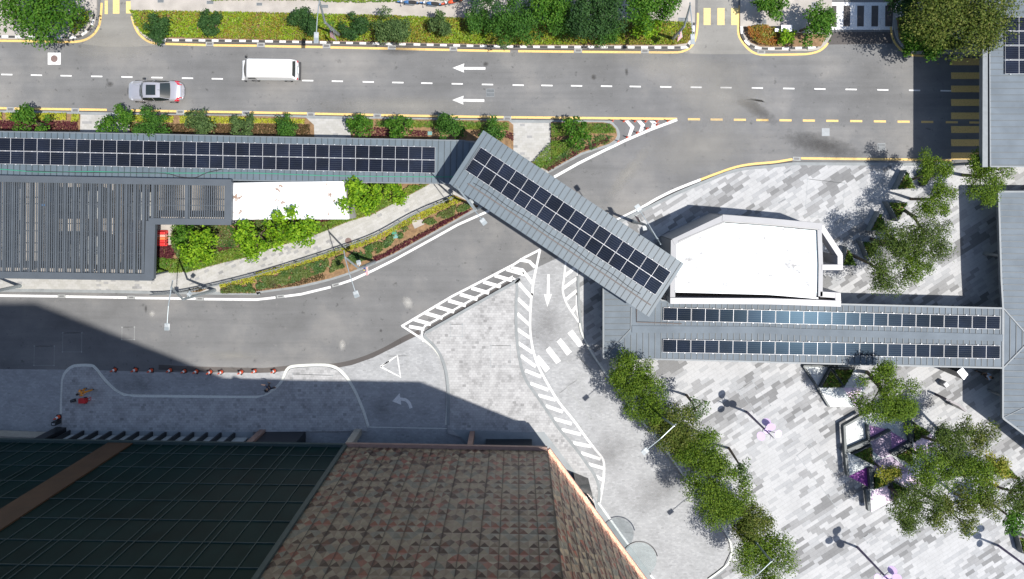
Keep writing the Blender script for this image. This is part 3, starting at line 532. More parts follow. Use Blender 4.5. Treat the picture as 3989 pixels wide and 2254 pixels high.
# slope between railing and slip road
GG = 'b1 2090,1330 2427,1265 b2 0,1235 500,1100 830,985 1150,868 1500,688 1870,505 2100,610 1900,728 1700,838 1500,948 1300,1058 1100,1148 900,1228 700,1293 400,1363 0,1418 b1 2427,1432 2090,1432'
ground('soil', GG, 'soil', 0.165, 'brown soil of the long planted strip beside the slip road')
ground('soil', 'b1 1700,1425 1780,1400 1900,1375 1960,1395 1900,1420', 'soil', 0.166, 'small soil pocket behind the railing end')
cover('ground_cover', ['b1 2090,1335 2427,1270 b2 0,1240 500,1105 830,990 1150,873 1500,693 1860,512 1960,560 1840,610 1500,760 1150,935 830,1050 500,1160 0,1300 b1 2427,1330 2095,1385'], 'ygrass', 260, 0.2, 0.18, 0.35, 'yellow green grass band just below the railing', 'grass', asp=0.3)
cover('ground_cover', ['b1 2100,1375 2427,1320 b2 0,1290 300,1210 680,1100 700,1180 640,1230 300,1350 0,1400 b1 2427,1425 2100,1425', 'b2 720,1110 1000,1010 1250,900 1420,800 1480,830 1400,900 1200,1020 1090,1100 800,1200 700,1240', 'b2 1560,760 1900,590 2060,590 1980,650 1760,740 1650,790'], 'scrub', 620, 0.17, 0.2, 0.5, 'clumped dark green shrubs covering the strip beside the slip road', 'shrubs', clump=16.0)
cover('ground_cover', ['b2 1110,1090 1200,1060 1400,950 1600,850 1750,760 1900,690 2080,620 2095,608 1900,722 1700,832 1500,942 1300,1052 1130,1135'], 'purpleleaf', 330, 0.15, 0.2, 0.5, 'maroon foliage edging the slip road near the diagonal roof', 'shrubs')
cover('ground_cover', ['b1 1705,1423 1785,1398 1900,1375 1955,1395 1890,1418', 'b2 0,1390 300,1345 640,1245 660,1290 400,1358 0,1414 b1 2427,1430 2110,1430 2110,1405'], 'bronze', 200, 0.13, 0.17, 0.35, 'rust brown leaf litter edging the slip road bed', 'ground cover')
# ================= ROOFS, BUILDINGS =================
def clip_line(poly, p, d):
    """distances along p + t d where the line crosses the polygon"""
    ts = []; n = len(poly)
    for i in range(n):
        a, b = Vector(poly[i]), Vector(poly[(i+1) % n]); e = b-a
        den = d.x*e.y-d.y*e.x
        if abs(den) < 1e-9: continue
        t = ((a.x-p.x)*e.y-(a.y-p.y)*e.x)/den; u = ((a.x-p.x)*d.y-(a.y-p.y)*d.x)/den
        if 0 <= u < 1: ts.append(t)
    ts.sort(); return list(zip(ts[::2], ts[1::2]))
def seams(mb, poly, z, d, pitch, wd=0.045, h=0.04, phase=0.0, mi=0):
    d = Vector(d).normalized(); nrm = Vector((-d.y, d.x)); cs = [Vector(p).dot(nrm) for p in poly]
    t = math.floor(min(cs)/pitch)*pitch+phase
    while t < max(cs):
        for a, b in clip_line(poly, nrm*t, d):
            if b-a > 0.12:
                c = nrm*t+d*(a+b)/2; mb.box(c.x, c.y, z+h/2, b-a-0.03, wd, h, math.atan2(d.y, d.x), mi)
        t += pitch
def zone(root, name, spec, z, m, d, pitch=0.48, thick=0.22, trim=True):
    poly = GX(spec, z)
    deck = MB().prism(poly, z-thick, z).build(name, M[m], root)
    sb = MB(); seams(sb, poly, z, d, pitch); sb.build('standing_seam', M['seam'], root)
    if trim:
        tb = MB(); n = len(poly)
        for i in range(n): tb.ribbon([poly[i], poly[(i+1) % n]], 0.10, z, 0.03+0.002*i)
        tb.build('edge_trim', M['trim'], root)
    return poly
def posts(root, pts, z, r=0.09, m='steel'):
    for x, y in pts:
        MB().tube([(x, y, 0.05), (x, y, z)], r, 10).build('post', M[m], root)
# --- solar panels ---
def solar_material(name, base, tint):
    t = NT(name); o = t.obj(); sp = t.n('SeparateXYZ', {0: o})
    def stripes(v, pitch, wd): return t.math('GREATER_THAN', t.math('ABSOLUTE', t.math('SUBTRACT', t.math('FRACT', t.math('DIVIDE', v, pitch)), 0.5)), 0.5-wd/pitch/2)
    a = stripes(sp.outputs[1], 0.166, 0.012); b = stripes(sp.outputs[0], 0.083, 0.003)
    c = t.mix(t.math('MULTIPLY', a, 0.55), (*base, 1), (*tint, 1)); c = t.mix(t.math('MULTIPLY', b, 0.25), c, (*tint, 1))
    oi = t.n('ObjectInfo').outputs['Random']; f = t.ramp(oi, [(0, (0.8,)*3), (1, (1.25,)*3)])
    dn = t.ramp(t.noise(t.pos(), 0.8, 3), [(0.35, (0.9, 0.9, 0.9)), (0.7, (1.1, 1.15, 1.3))]); c = t.mix(1.0, c, dn, 'MULTIPLY')
    t.link(t.mix(1.0, c, f, 'MULTIPLY'), 'Base Color'); t.b.inputs['Roughness'].default_value = 0.2; t.b.inputs['Specular IOR Level'].default_value = 0.018; t.b.inputs['Specular Tint'].default_value = (0.4, 0.7, 1.0, 1)
    return t.m
M['cells'] = solar_material('solar_cells', (0.010, 0.013, 0.022), (0.10, 0.11, 0.11))
M['cellsblue'] = solar_material('blue_solar_cells', (0.018, 0.07, 0.16), (0.10, 0.2, 0.3))  # unused; its blue colour stands for the sun's reflected glow
def make_panel(kind):
    t = thing('solar_panel', '', 'solar panel')
    LL, WW = 2.10, 1.03
    f = MB().box(0, 0, 0.02, LL, WW, 0.03)
    for sx in (-0.6, 0.6):
        for sy in (-1, 1): f.box(sx*LL/2, sy*(WW/2+0.02), 0.01, 0.07, 0.07, 0.05)
    f.build('frame', M['alu'], t)
    g = MB()
    for sx in (-1, 1): g.box(sx*LL/4, 0, 0.0375, LL/2-0.03, WW-0.04, 0.005)
    g.build('cell_sheet', M[kind], t)
    return t
PAN = {'cells': make_panel('cells')}; used = set()
def panel_row(p0, p1, n, z, roofname, rowname, rows=1, dv=None, blue=(), full=True, grp=None, lx=1.0):
    """p0, p1: plan centres of first and last panel"""
    a, b = Vector(p0), Vector(p1); ang = math.atan2((b-a).y, (b-a).x)
    for k in range(n):
        kind = 'cellsblue' if k in blue else 'cells'
        if kind not in used: used.add(kind); o = PAN[kind]
        else: o = copy_tree(PAN[kind])
        c = a.lerp(b, k/(n-1) if n > 1 else 0)
        o.location = (c.x, c.y, z); o.rotation_euler = (0, 0, ang); o.scale = (lx, 1, 1)
        pos = f'{ORD[k]} from the left' if k < 9 or n-k > 9 else (f'{ORD[n-1-k]} from the right' if n-1-k else 'last at the right')
        col = 'bluish shining' if kind == 'cellsblue' else 'dark'
        o['label'] = f'{col} solar panel {pos} in the {rowname} of {roofname}'; o['group'] = grp or f'solar panels on {roofname}'
# --- long walkway roof ---
zl = 2.9
rt = thing('walkway_roof', 'long narrow blue grey walkway roof carrying two rows of solar panels', 'canopy', (*G(600, 620)[:2], 0))
WA = 'a1 -400,1232 0,1243 2427,1300 a2 0,1293 900,1308 2330,1337 2427,1456 b2 2427,60 1850,402 0,372 b1 2427,366 0,318 -400,311'
WA = 'a1 -400,1233 0,1243 1200,1262 2400,1290 a2 900,1308 1960,1328 b2 2200,50 1870,398 1100,388 0,371 b1 1200,342 0,318 -400,310'
zone(rt, 'roof_deck', WA, zl, 'roof', (0.02, 1), 0.49)
cab = MB().ribbon(smooth(GX('b1 0,262 400,290 900,285 1300,298 1900,300 b2 0,300 600,322 1200,332 1860,336', zl), 3), 0.07, zl+0.045, 0.03)
cab.build('conduit', M['greencover'], rt)
MB().ribbon(smooth(GX('b1 250,280 700,292 1200,296 1560,303 1700,335 1850,342 1950,300 2100,262', zl), 4), 0.05, zl+0.05, 0.03).build('cable', M['blackplastic'], rt)
posts(rt, [G(x, y, zl)[:2] for x, y in X('b1 60,300 900,315 1800,330 b2 300,355 1100,375 1700,385 a2 300,1320 1100,1335 a1 60,1262 900,1275 1800,1300')], zl-0.2)
pA = X('a2 1688,1388 a2 1688,1638'); 
for r_, (fy) in enumerate((62, 187)):
    n = 17; rightx = 1000+(1440+124)/2.427; step = 250.3/2.427; ys = 550+(50+fy)/2.427; slope = 0.0214
    b = G(rightx, ys, zl); a = G(rightx-step*(n-1), ys-slope*step*(n-1), zl)
    panel_row(a[:2], b[:2], n, zl+0.10, 'the long walkway roof', ('upper row', 'lower row')[r_])
# --- diagonal roof over the slip road ---
zd = 6.5
rt = thing('bridge_roof', 'high diagonal blue grey metal roof spanning the slip road', 'canopy', (*G(2200, 870)[:2], 0))
c0, c1, c3_ = X('a2 2143,1230')[0], X('b3 1610,1155')[0], X('b2 1815,400')[0]; c2 = (c1[0]+c3_[0]-c0[0], c1[1]+c3_[1]-c0[1])
dp = [G(*c, zd)[:2] for c in (c0, c1, c2, c3_)]; ld = (Vector(dp[1])-Vector(dp[0])).normalized(); wdv = (Vector(dp[3])-Vector(dp[0]))
MB().prism(dp, zd-0.28, zd).build('roof_deck', M['roof'], rt)
sb = MB(); seams(sb, dp, zd, (wdv.x, wdv.y), 0.47); sb.build('standing_seam', M['seam'], rt)
gt = MB(); q0 = Vector(dp[3])-wdv*0.17; gt.ribbon([q0+ld*1.2, q0+ld*17.6], 0.09, zd+0.042, 0.03); gt.build('gutter', M['iron'], rt)
cb = MB(); q1 = Vector(dp[3])-wdv*0.23; cb.tube([(*(q1+ld*t_+wdv*0.01*math.sin(t_*1.7)), zd+0.06) for t_ in np.arange(1.5, 17, 0.6)], 0.02, 5); cb.build('cable', M['blackplastic'], rt)
for fr, fs in ((0.06, 0.2), (0.06, 0.8), (0.94, 0.2), (0.94, 0.75)):
    p = Vector(dp[0])+ld*18.6*fr+wdv*fs; MB().tube([(p.x, p.y, 0.1), (p.x, p.y, zd-0.28)], 0.16, 12).build('post', M['steel'], rt)
pts_ = X('b2 2120,55 b3 1488,1235 b3 1338,1450'); A_, B_, C_ = [Vector(G(*p, zd)[:2]) for p in pts_]; e = (B_-A_)/8; g_ = (C_-B_)/2
for r_ in range(2): panel_row(A_+e/2+g_*(r_+.5), A_+e*7.5+g_*(r_+.5), 8, zd+0.09, 'the diagonal roof', ('far row', 'near row')[r_])
# --- right hand roofs ---
zr = 3.15
rt = thing('walkway_roof', 'pale grey hipped walkway roof with two spaced rows of solar panels', 'canopy', (*G(3100, 1300)[:2], 0))
EW = 'c3 850,-60 1250,-60 1400,168 2427,200 c4 690,204 2222,242 2222,806 0,752 c3 2427,750 850,710'
poly = GX(EW, zr); MB().prism(poly, zr-0.3, zr).build('roof_deck', M['roofl'], rt)
sb = MB()
for sp, d in (('c3 862,70 1100,225 1112,430 870,690', (1, 0.0)), ('c3 1165,460 2427,470 c4 200,475 2180,550 2180,795 0,745 c3 2427,742 1000,712 1000,560 1100,500', (0.01, 1)), ('c3 1290,190 2427,212 c4 690,218 2215,250 2215,495 0,465 c3 2427,425 1290,400', (0.01, 1))):
    seams(sb, GX(sp, zr), zr, d, 0.48, 0.05)
sb.build('standing_seam', M['seam'], rt)
MB().ribbon(GX('c3 1165,250 1165,372 1590,388', zr), 0.07, zr+0.05, 0.05).build('conduit', M['iron'], rt)
tb = MB()
for i in range(len(poly)): tb.ribbon([poly[i], poly[(i+1) % len(poly)]], 0.12, zr, 0.035+0.002*i)
tb.ribbon(GX('c3 870,690 1108,440 1112,235', zr), 0.05, zr+0.042, 0.03)
MB().ribbon(GX('c3 1120,440 2427,448 c4 200,462 2222,522', zr), 0.55, zr+0.041, 0.02).build('ridge_cap', M['roofl'], rt)
tb.build('edge_trim', M['trim'], rt)
posts(rt, [G(x, y, zr)[:2] for x, y in X('c3 900,90 900,650 1500,690 1500,240 2300,700 2300,260 c4 700,720 700,280 1500,740 1500,300 2150,760 2150,320')], zr-0.3, 0.12)
for r_, (y0, y1) in enumerate(((294, 377), (594, 655))):
    X0, X1 = (1413, 4592) if r_ == 0 else (1407, 4592); stp = (X1-X0)/12
    a = X(f'c3 {X0+stp/2},{y0+ (y1-y0)/24}')[0]; b = X(f'c3 {X1-stp/2},{y1-(y1-y0)/24}')[0]
    panel_row(G(*a, zr)[:2], G(*b, zr)[:2], 12, zr+0.11, 'the hipped walkway roof', ('upper row', 'lower row')[r_], blue=(), lx=2.19/2.10)
rt = thing('walkway_roof', 'pale grey mitred roof running down the right edge below the trees', 'canopy', (*G(3950, 1300)[:2], 0))
RV = 'b4 2185,475 s 4700,746 4700,2100 4400,2020 3989,1690 c4 2225,1280 2226,802 2226,240 2210,-30'
poly = GX(RV, zr); MB().prism(poly, zr-0.3, zr-0.004).build('roof_deck', M['roofl'], rt)
sb = MB()
for sp in ('b4 2195,500 s 4200,756 s 4200,1290 c4 2427,470 2235,245', 'c4 2235,815 2427,630 s 4200,1300 4200,1800 s 3989,1680 c4 2235,1275'): seams(sb, GX(sp, zr), zr, (1, -0.015), 0.49, 0.05)
for sp in ('c4 2236,262 2427,470 2427,605 2236,795',): seams(sb, GX(sp, zr), zr, (0.01, 1), 0.49, 0.05)
sb.build('standing_seam', M['seam'], rt)
tb = MB()
for i in range(len(poly)): tb.ribbon([poly[i], poly[(i+1) % len(poly)]], 0.14, zr, 0.045+0.002*i)
tb.ribbon(GX('c4 2232,245 2427,465 2600,600', zr), 0.09, zr, 0.062); tb.ribbon(GX('c4 2232,800 2427,600 2600,440', zr), 0.09, zr, 0.066); tb.ribbon(GX('c4 2230,1275 2427,1180', zr), 0.04, zr, 0.05)
tb.build('edge_trim', M['trim'], rt)
posts(rt, [G(x, y, zr)[:2] for x, y in ((3930, 790), (3930, 1000), (3950, 1560), (4100, 1720), (4400, 900), (4400, 1500))], zr-0.3, 0.12)
zr = 5.6
rt = thing('walkway_roof', 'large pale grey ribbed roof covering the yellow crossing at the right edge', 'canopy', (*G(4000, 300)[:2], 0))
RU = 's 3852,-300 4800,-300 4800,647 b4 2108,238'
zone(rt, 'roof_deck', RU, zr, 'roofl', (1, 0), 0.485)
MB().prism(GX('s 3831,-300 3849,-300 3850,650 3829,650', zr), zr-0.45, zr-0.05).build('gutter', M['trim'], rt)
posts(rt, [G(x, y, zr)[:2] for x, y in ((3870, 60), (3870, 180), (3880, 630), (4300, 60), (4300, 620))], zr-0.2, 0.12)
for r_ in range(4):
    a = X(f'a4 2369,{227+136*r_}')[0]; b = (a[0]+111*2, a[1]); panel_row(G(*a, zr)[:2], G(*b, zr)[:2], 3, zr+0.1, 'the large ribbed roof', ('top row', 'second row', 'third row', 'bottom row')[r_], grp='solar panels on the large ribbed roof')
# --- pergola over the cooling units ---
zp = 3.5
rt = thing('pergola', 'large slate grey louvred pergola covering cooling units', 'pergola', (*G(300, 870)[:2], 0))
fr = MB(); c = 0
for sp, wd in (('b1 -400,338 0,352 2185,390', 0.52), ('b1 2163,380 2155,790', 0.5), ('b1 2185,762 1405,755', 0.5), ('b1 1424,752 1408,1300', 0.75), ('b1 1440,1285 0,1262 -400,1255', 0.55)):
    c += 1; fr.ribbon(GX(sp, zp), wd, zp-0.35, 0.35+0.003*c)
fr.build('frame', M['pergola'], rt)
sl_ = MB()
for k in range(-14, 68):
    x = k*20.9+4; sl_.ribbon(GX(f'b1 {x-4},{360+x*0.0175:.0f} {x-12},{1264+x*0.0175:.0f}' , zp), 0.085, zp-0.20, 0.05)
for k in range(34):
    x = 1450+k*20.9; sl_.ribbon(GX(f'b1 {x},{360+x*0.0175:.0f} {x-4},{758+x*0.006:.0f}', zp), 0.085, zp-0.20, 0.05)
sl_.build('louvre', M['pergola'], rt)
bm_ = MB()
for k in range(-2, 17):
    x = k*83+30; bm_.ribbon(GX(f'b1 {x},{355+x*0.0175:.0f} {x-9},{1262+x*0.0175:.0f}', zp), 0.12, zp-0.36, 0.31)
for x in (1440, 1765): bm_.ribbon(GX(f'b1 {x},380 {x-4},770', zp), 0.2, zp-0.36, 0.315)
for y in (590, 845, 1045): bm_.ribbon(GX(f'b1 -300,{y-6} {1375 if y>700 else 2140},{y+20}', zp), 0.06, zp-0.4, 0.12)
bm_.build('cross_beam', M['pergola'], rt)
posts(rt, [G(x, y, zp)[:2] for x, y in X('b1 60,380 700,390 1420,400 2150,410 2150,750 1410,1270 700,1260 60,1250 1410,780')], zp-0.3, 0.08, 'pergola')
struct(MB().prism(GX('b1 -400,330 2185,378 2175,775 1450,768 1440,1290 -400,1255'), 0.0, 0.16), 'plant_floor', M['concrete'], 'stained concrete floor under the louvred pergola', 'floor')
def unit(spec, z, label, name='cooling_unit'):
    P = GX(spec, z); x0, x1 = min(p[0] for p in P), max(p[0] for p in P); y0, y1 = min(p[1] for p in P), max(p[1] for p in P)
    t = thing(name, label, 'cooling unit', ((x0+x1)/2, (y0+y1)/2, 0.16), 'cooling units under the pergola')
    MB().box((x0+x1)/2, (y0+y1)/2, (z+0.16)/2, x1-x0, y1-y0, z-0.16).build('casing', M['acunit'], t, bevel=0.03)
    n = max(1, round((x1-x0)/1.6)); m = max(1, round((y1-y0)/1.6))
    for i in range(n):
        for j in range(m):
            cx, cy = x0+(i+.5)*(x1-x0)/n, y0+(j+.5)*(y1-y0)/m; r = min((x1-x0)/n, (y1-y0)/m)*0.4
            MB().disc(cx, cy, z, z+0.12, r, 20).disc(cx, cy, z+0.12, z+0.13, r*0.3, 12).build('fan_grille', M['grate'], t)
unit('b1 490,468 950,468 950,732 490,732', 2.2, 'large light grey cooling unit under the upper middle of the pergola')
unit('b1 485,898 950,898 950,1165 485,1165', 2.2, 'large light grey cooling unit under the lower middle of the pergola')
unit('b1 1225,490 1420,480 1420,745 1225,745', 1.6, 'small pale cooling unit by the inner corner of the pergola')
for sp, lb in (('b1 118,450 172,450 172,745 118,745', 'upper left'), ('b1 118,880 165,880 165,1175 118,1175', 'lower left'), ('b1 1216,760 1280,760 1280,1185 1216,1185', 'right')):
    P = GX(sp, 1.2); t = MB().box(*( (P[0][0]+P[1][0])/2, (P[0][1]+P[2][1])/2, 1.0), abs(P[1][0]-P[0][0]), abs(P[2][1]-P[0][1]), 0.4)
    for yy in (0.2, 0.5, 0.8): t.box((P[0][0]+P[1][0])/2, P[0][1]+(P[2][1]-P[0][1])*yy, 0.48, 0.2, 0.12, 0.64)
    tag(t.build('air_duct', M['alu']), f'long bright metal air duct under the {lb} of the pergola', 'duct', 'air ducts under the pergola')
b_ = MB().tube([G(*p, 1.5) for p in X('b1 470,430 470,560 455,600 455,700')], 0.12, 8).tube([G(*p, 1.2) for p in X('b1 400,600 470,600')], 0.1, 8)
tag(b_.build('pipe', M['bluepipe']), 'blue pipework under the pergola louvres', 'pipe')
# --- low building with a white roof ---
t = thing('low_building', 'long low building with a stained white roof between pergola and trees', 'building', (*G(1100, 780)[:2], 0))
WR = 'b1 2187,395 2427,391 b2 0,390 820,378 868,735 0,735 b1 2427,737 2180,745'
zb = 3.0; poly = GX(WR, zb)
MB().prism([(Vector(p)*0.996) for p in poly], 0.1, zb-0.25).build('wall', M['cleancon'], t)
st = NT('stained_white_roof'); pz = st.pos(); f = st.ramp(st.noise(pz, 0.9, 6, 0.7), [(0.37, (0.24, 0.16, 0.12)), (0.425, (0.80, 0.83, 0.83)), (0.5, (0.86, 0.86, 0.87))])
st.link(f, 'Base Color'); st.b.inputs['Roughness'].default_value = 0.6
MB().prism(poly, zb-0.25, zb).build('roof', st.m, t)
pr = MB().ribbon(GX('b1 2187,400 b2 0,396 815,384', zb), 0.12, zb, 0.14).ribbon(GX('b2 812,390 812,560 856,725', zb), 0.12, zb, 0.143).ribbon(GX('b2 862,727 480,727 0,727', zb), 0.14, zb, 0.146)
pr.build('parapet', M['whiteroof'], t)
# --- hexagonal entrance building ---
t = thing('entrance_building', 'many sided building with a bright white roof and grey parapet on the plaza', 'building', (*G(2950, 1000)[:2], 0))
ze = 4.4
st2 = NT('weathered_white_roof'); pz = st2.pos(); f1 = st2.ramp(st2.noise(pz, 1.1, 6, 0.75), [(0.34, (0.2, 0.2, 0.2)), (0.41, (0.42, 0.43, 0.44)), (0.5, (0.60, 0.71, 0.72)), (0.7, (0.76, 0.77, 0.78))]); st2.link(f1, 'Base Color'); st2.b.inputs['Roughness'].default_value = 0.6
OUT = 'b3 1490,930 1980,697 2427,735 b4 0,735 515,780 700,1065 712,1110 705,1205 540,1212 c4 478,120 c4 690,108 690,214 0,204 c3 2427,200 1482,168'
OUT = 'b3 1490,930 1980,697 2427,735 b4 515,780 712,1070 706,1212 540,1212 c4 478,118 c4 690,108 690,214 0,204 c3 1482,166'
MB().prism(GX('b3 1545,950 2000,770 2427,800 b4 480,845 490,1165 c4 470,150 0,118 c3 1530,85', ze), 0.1, ze-0.12, 0, 1).build('wall', [M['darkwall'], st2.m], t)
rs = MB()
for k in range(6): rs.ribbon(GX(f'b3 1560,{1000+k*62 if k else 1010} b4 470,{870+k*52}', ze-.12), .03, ze-.119, .012)
rs.build('roof_seam', M['parapetw'], t)
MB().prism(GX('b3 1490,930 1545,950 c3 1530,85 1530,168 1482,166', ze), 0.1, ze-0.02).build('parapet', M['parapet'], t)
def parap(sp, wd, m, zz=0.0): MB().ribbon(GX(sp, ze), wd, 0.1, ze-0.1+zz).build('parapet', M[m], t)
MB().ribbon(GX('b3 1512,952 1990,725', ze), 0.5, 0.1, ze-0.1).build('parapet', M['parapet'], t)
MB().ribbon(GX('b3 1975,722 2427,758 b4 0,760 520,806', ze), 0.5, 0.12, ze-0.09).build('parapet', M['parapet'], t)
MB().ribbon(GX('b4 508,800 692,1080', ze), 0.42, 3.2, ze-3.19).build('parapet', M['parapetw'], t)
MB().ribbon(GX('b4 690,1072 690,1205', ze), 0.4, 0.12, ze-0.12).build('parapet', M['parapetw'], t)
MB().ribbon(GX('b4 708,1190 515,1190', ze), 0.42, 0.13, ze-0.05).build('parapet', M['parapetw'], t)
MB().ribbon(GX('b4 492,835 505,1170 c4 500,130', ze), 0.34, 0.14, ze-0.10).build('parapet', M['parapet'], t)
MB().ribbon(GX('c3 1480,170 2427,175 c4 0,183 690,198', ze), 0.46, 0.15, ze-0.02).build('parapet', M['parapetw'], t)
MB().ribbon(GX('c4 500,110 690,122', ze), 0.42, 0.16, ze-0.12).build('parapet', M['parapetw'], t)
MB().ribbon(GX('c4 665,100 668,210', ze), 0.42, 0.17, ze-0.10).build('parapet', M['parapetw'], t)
MB().ribbon(GX('b3 1560,945 2000,757 2427,788 b4 0,790 470,830', ze-0.1), 0.1, ze-0.2, 0.25).build('gutter', M['cleancon'], t)
MB().ribbon(GX('c3 1530,85 2427,108 c4 480,148', ze), 0.12, ze-0.2, 0.24).build('gutter', M['whiteroof'], t)
MB().prism(GX('b3 1500,930 1980,712 2427,750 b4 515,795 b4 480,845 c4 690,150 c3 1500,120'), 0.1, 1.2).build('lower_wall', M['darkwall'], t) if 0 else None
# --- podium building: glass curtain wall, patterned panels ---
z0, z1 = 4.4, 26.0
A0 = Vector(G(*(NX+(s-NX)*1.0 if 0 else s for s in (0, 0)))[:2])
def plan(x, y): return Vector(G(x, y)[:2])
pl, pm, pc = plan(-1500, 1624.5), plan(1395, 1667.5), plan(2123.5, 1680.8); pe = plan(2463, 2139); dr = (pe-pc).normalized(); pe = pc+dr*26
t = thing('office_building', 'tall building with dark teal glass and brown triangular panel cladding', 'building', (*pc, 0))
back = [plan(-1500, 3300), plan(3000, 3300)]
inset = [pl+Vector((0, -3.2)), pc+Vector((-2.5, -3.2)), pe+Vector((-3.5, -1)), back[1], back[0]]
MB().prism([tuple(v) for v in inset], 0.0, z0-0.3).build('ground_storey', M['darkglass'], t)
MB().prism([tuple(v) for v in (pl+Vector((0, -.35)), pm+Vector((0, -.35)), pc+Vector((-.4, -.35)), pe+Vector((-.5, 0)), back[1], back[0])], z0-0.3, z1).build('wall', M['darkwall'], t)
MB().prism([tuple(v) for v in (pl, pm, pc, pe, back[1], back[0])], z1, z1+0.3).build('roof', M['podroof'], t)
# curtain wall glass
dl = (pm-pl).normalized(); nl = Vector((-dl.y, dl.x)); LW = (pm-pl).length
gm = MB(); gm.box(*((pl+pm)/2-nl*0.16), (z0+z1)/2, LW-0.1, 0.3, z1-z0, math.atan2(dl.y, dl.x)); gm.build('glass_wall', M['teal'], t)
mu = MB(); x = 0.0; k = 0
while x < 44:
    p = pm-dl*(x+0.1)-nl*0.0; mu.box(p.x, p.y, (z0+z1)/2, 0.045, 0.10, z1-z0, math.atan2(dl.y, dl.x)); k += 1; x += 1.28 if k % 4 else 0.42
for zz in np.arange(z0+1.95, z1, 2.66): p = pm-dl*22; mu.box(p.x, p.y, zz, 44, 0.09, 0.05, math.atan2(dl.y, dl.x))
mu.build('mullion', M['tealbar'], t)
bp = Vector(G(*X('d1 1178,185')[0], z0)[:2]); s0 = (pm-bp).dot(dl); p = pm-dl*s0+nl*0.03
MB().box(p.x-0.3, p.y, (z0+z1)/2, 1.9, 0.16, z1-z0, math.atan2(dl.y, dl.x)).build('cladding_band', M['orangeband'], t)
MB().ribbon([pl+nl*0.06, pm+nl*0.06], 0.3, z0-0.25, 0.32).build('edge_trim', M['tealbar'], t)
p = pm-dl*0.02+nl*0.05; MB().box(p.x, p.y, (z0+z1)/2, 0.3, 0.3, z1-z0).build('corner_fin', M['tealbar'], t)
# triangular panel cladding: real folded pyramids
PT = ["1213121621312161", "6131412616131412", "2161316212613162", "1316142113161421"]
def cladding(pa, pb, name):
    d = (pb-pa).normalized(); nn = Vector((-d.y, d.x)); Lw = (pb-pa).length; cw, chh = 0.56, 0.80
    nx, nz = int(Lw/cw+0.999), int((z1-z0)/chh+0.5); chh = (z1-z0)/nz; V = []; F = []; MI = []; b = MB(); rr = random.Random(5)
    hs = {}
    def hgt(i, j): # folded relief, repeating every 8x6 nodes
        k = (i % 8, j % 6)
        if k not in hs: hs[k] = rr.choice((0.0, 0.0, 0.02, 0.04, 0.05))
        return hs[k]
    tones = {}
    def tone(kind, i, j):   # one tone per diamond shared by two neighbouring cells, mirrored repeat
        a_ = i % 12; a_ = min(a_, 12-a_) if kind == 'V' else min(a_, 11-a_); ky = (kind, a_, j % 9)
        if ky not in tones:
            r_ = rr.random(); tones[ky] = (rr.choice((2, 3)),)*2 if r_ < .14 else (rr.choice((0, 5)), rr.choice((3, 2))) if r_ < .30 else (4, 4) if r_ < .36 else (rr.choice((0, 1, 5, 0)),)*2 if r_ < .75 else (0, 1)
        return tones[ky]
    for j in range(nz):
        for i in range(nx):
            x0 = i*cw; x1 = min((i+1)*cw, Lw); za = z0+j*chh; zc = za+chh
            def P3(x, z, h): q = pa+d*x+nn*h; return (q.x, q.y, z)
            c = P3((x0+x1)/2, (za+zc)/2, 0.055)
            b.add([P3(x0, za, 0), P3(x1, za, 0), P3(x1, zc, 0), P3(x0, zc, 0), c], [(0, 1, 4), (1, 2, 4), (2, 3, 4), (3, 0, 4)],
                  [tone('H', i, j)[0], tone('V', i+1, j)[0], tone('H', i, j+1)[1], tone('V', i, j)[1]])
    b.build(name, [M[k] for k in ('t1', 't2', 't3', 't4', 't5', 't6')], t)
    jb = MB(); ang = math.atan2(d.y, d.x)
    for i in range(0, nx+1, 2):
        q = pa+d*min(i*cw, Lw)+nn*0.06; jb.box(q.x, q.y, (z0+z1)/2, 0.02, 0.03, z1-z0, ang)
    jb.build('panel_joint', M['pj'], t)
    MB().ribbon([pa+nn*0.1, pb+nn*0.1], 0.34, z0-0.28, 0.32).build('edge_trim', M['copper' if name.startswith('sunlit') else 'brown'], t)  # trim of the sunlit wall coloured brighter, sunlight put into its tone
cladding(pc, pm, 'patterned_cladding') if 0 else None
def flipclad(pa, pb, name):   # keep outward side on the left of travel
    cladding(pa, pb, name)
flipclad(pm, pc, 'patterned_cladding'); flipclad(pc, pe, 'sunlit_cladding')
# ground level pieces under the overhang
qa, qb = plan(262, 1664), plan(968, 1676); MB().prism([(qa.x, qa.y-0.55), (qb.x, qb.y-0.55), (qb.x, qb.y-0.7), (qa.x, qa.y-0.7)], 0.13, z0-0.3).build('pale_panel', M['acunit'], t)
for k in range(13):
    x, y = X(f'c1 {668+k*129.5},{1384+k*1.9}')[0]; q = plan(x, y+3)
    MB().box(q.x, q.y-0.25, (z0-0.3)/2, 0.16, 0.5, z0-0.3).build('fin', M['darkwall'], t)
struct(MB().flat(GX('c1 600,1392 2400,1408 2400,1480 600,1465'), 0.128), 'light_floor', M['apron'], 'pale floor strip between the dark fins under the building', 'floor')
q = plan(*X('c1 585,1340')[0]); MB().box(q.x, q.y-0.9, (z0-0.3)/2, 0.9, 1.4, z0-0.3).build('pier', M['darkwall'], t)
MB().prism([tuple(v) for v in (pl+Vector((0, .1)), plan(245, 1672)+Vector((-.3, -.2)), plan(245, 1672)+Vector((-.3, -1)), pl+Vector((0, -1)))], 0.1, 1.5).build('low_wall', M['taupe'], t)
for sp, m, w2 in (('c2 60,1378', 'brown', .5), ('c2 962,1372', 'taupe', .55), ('c2 2040,1392', 'brown', .4)):
    q = plan(*X(sp)[0]); MB().box(q.x, q.y-0.3, (z0-0.3)/2, w2, 0.5, z0-0.3).build('column', M[m], t)
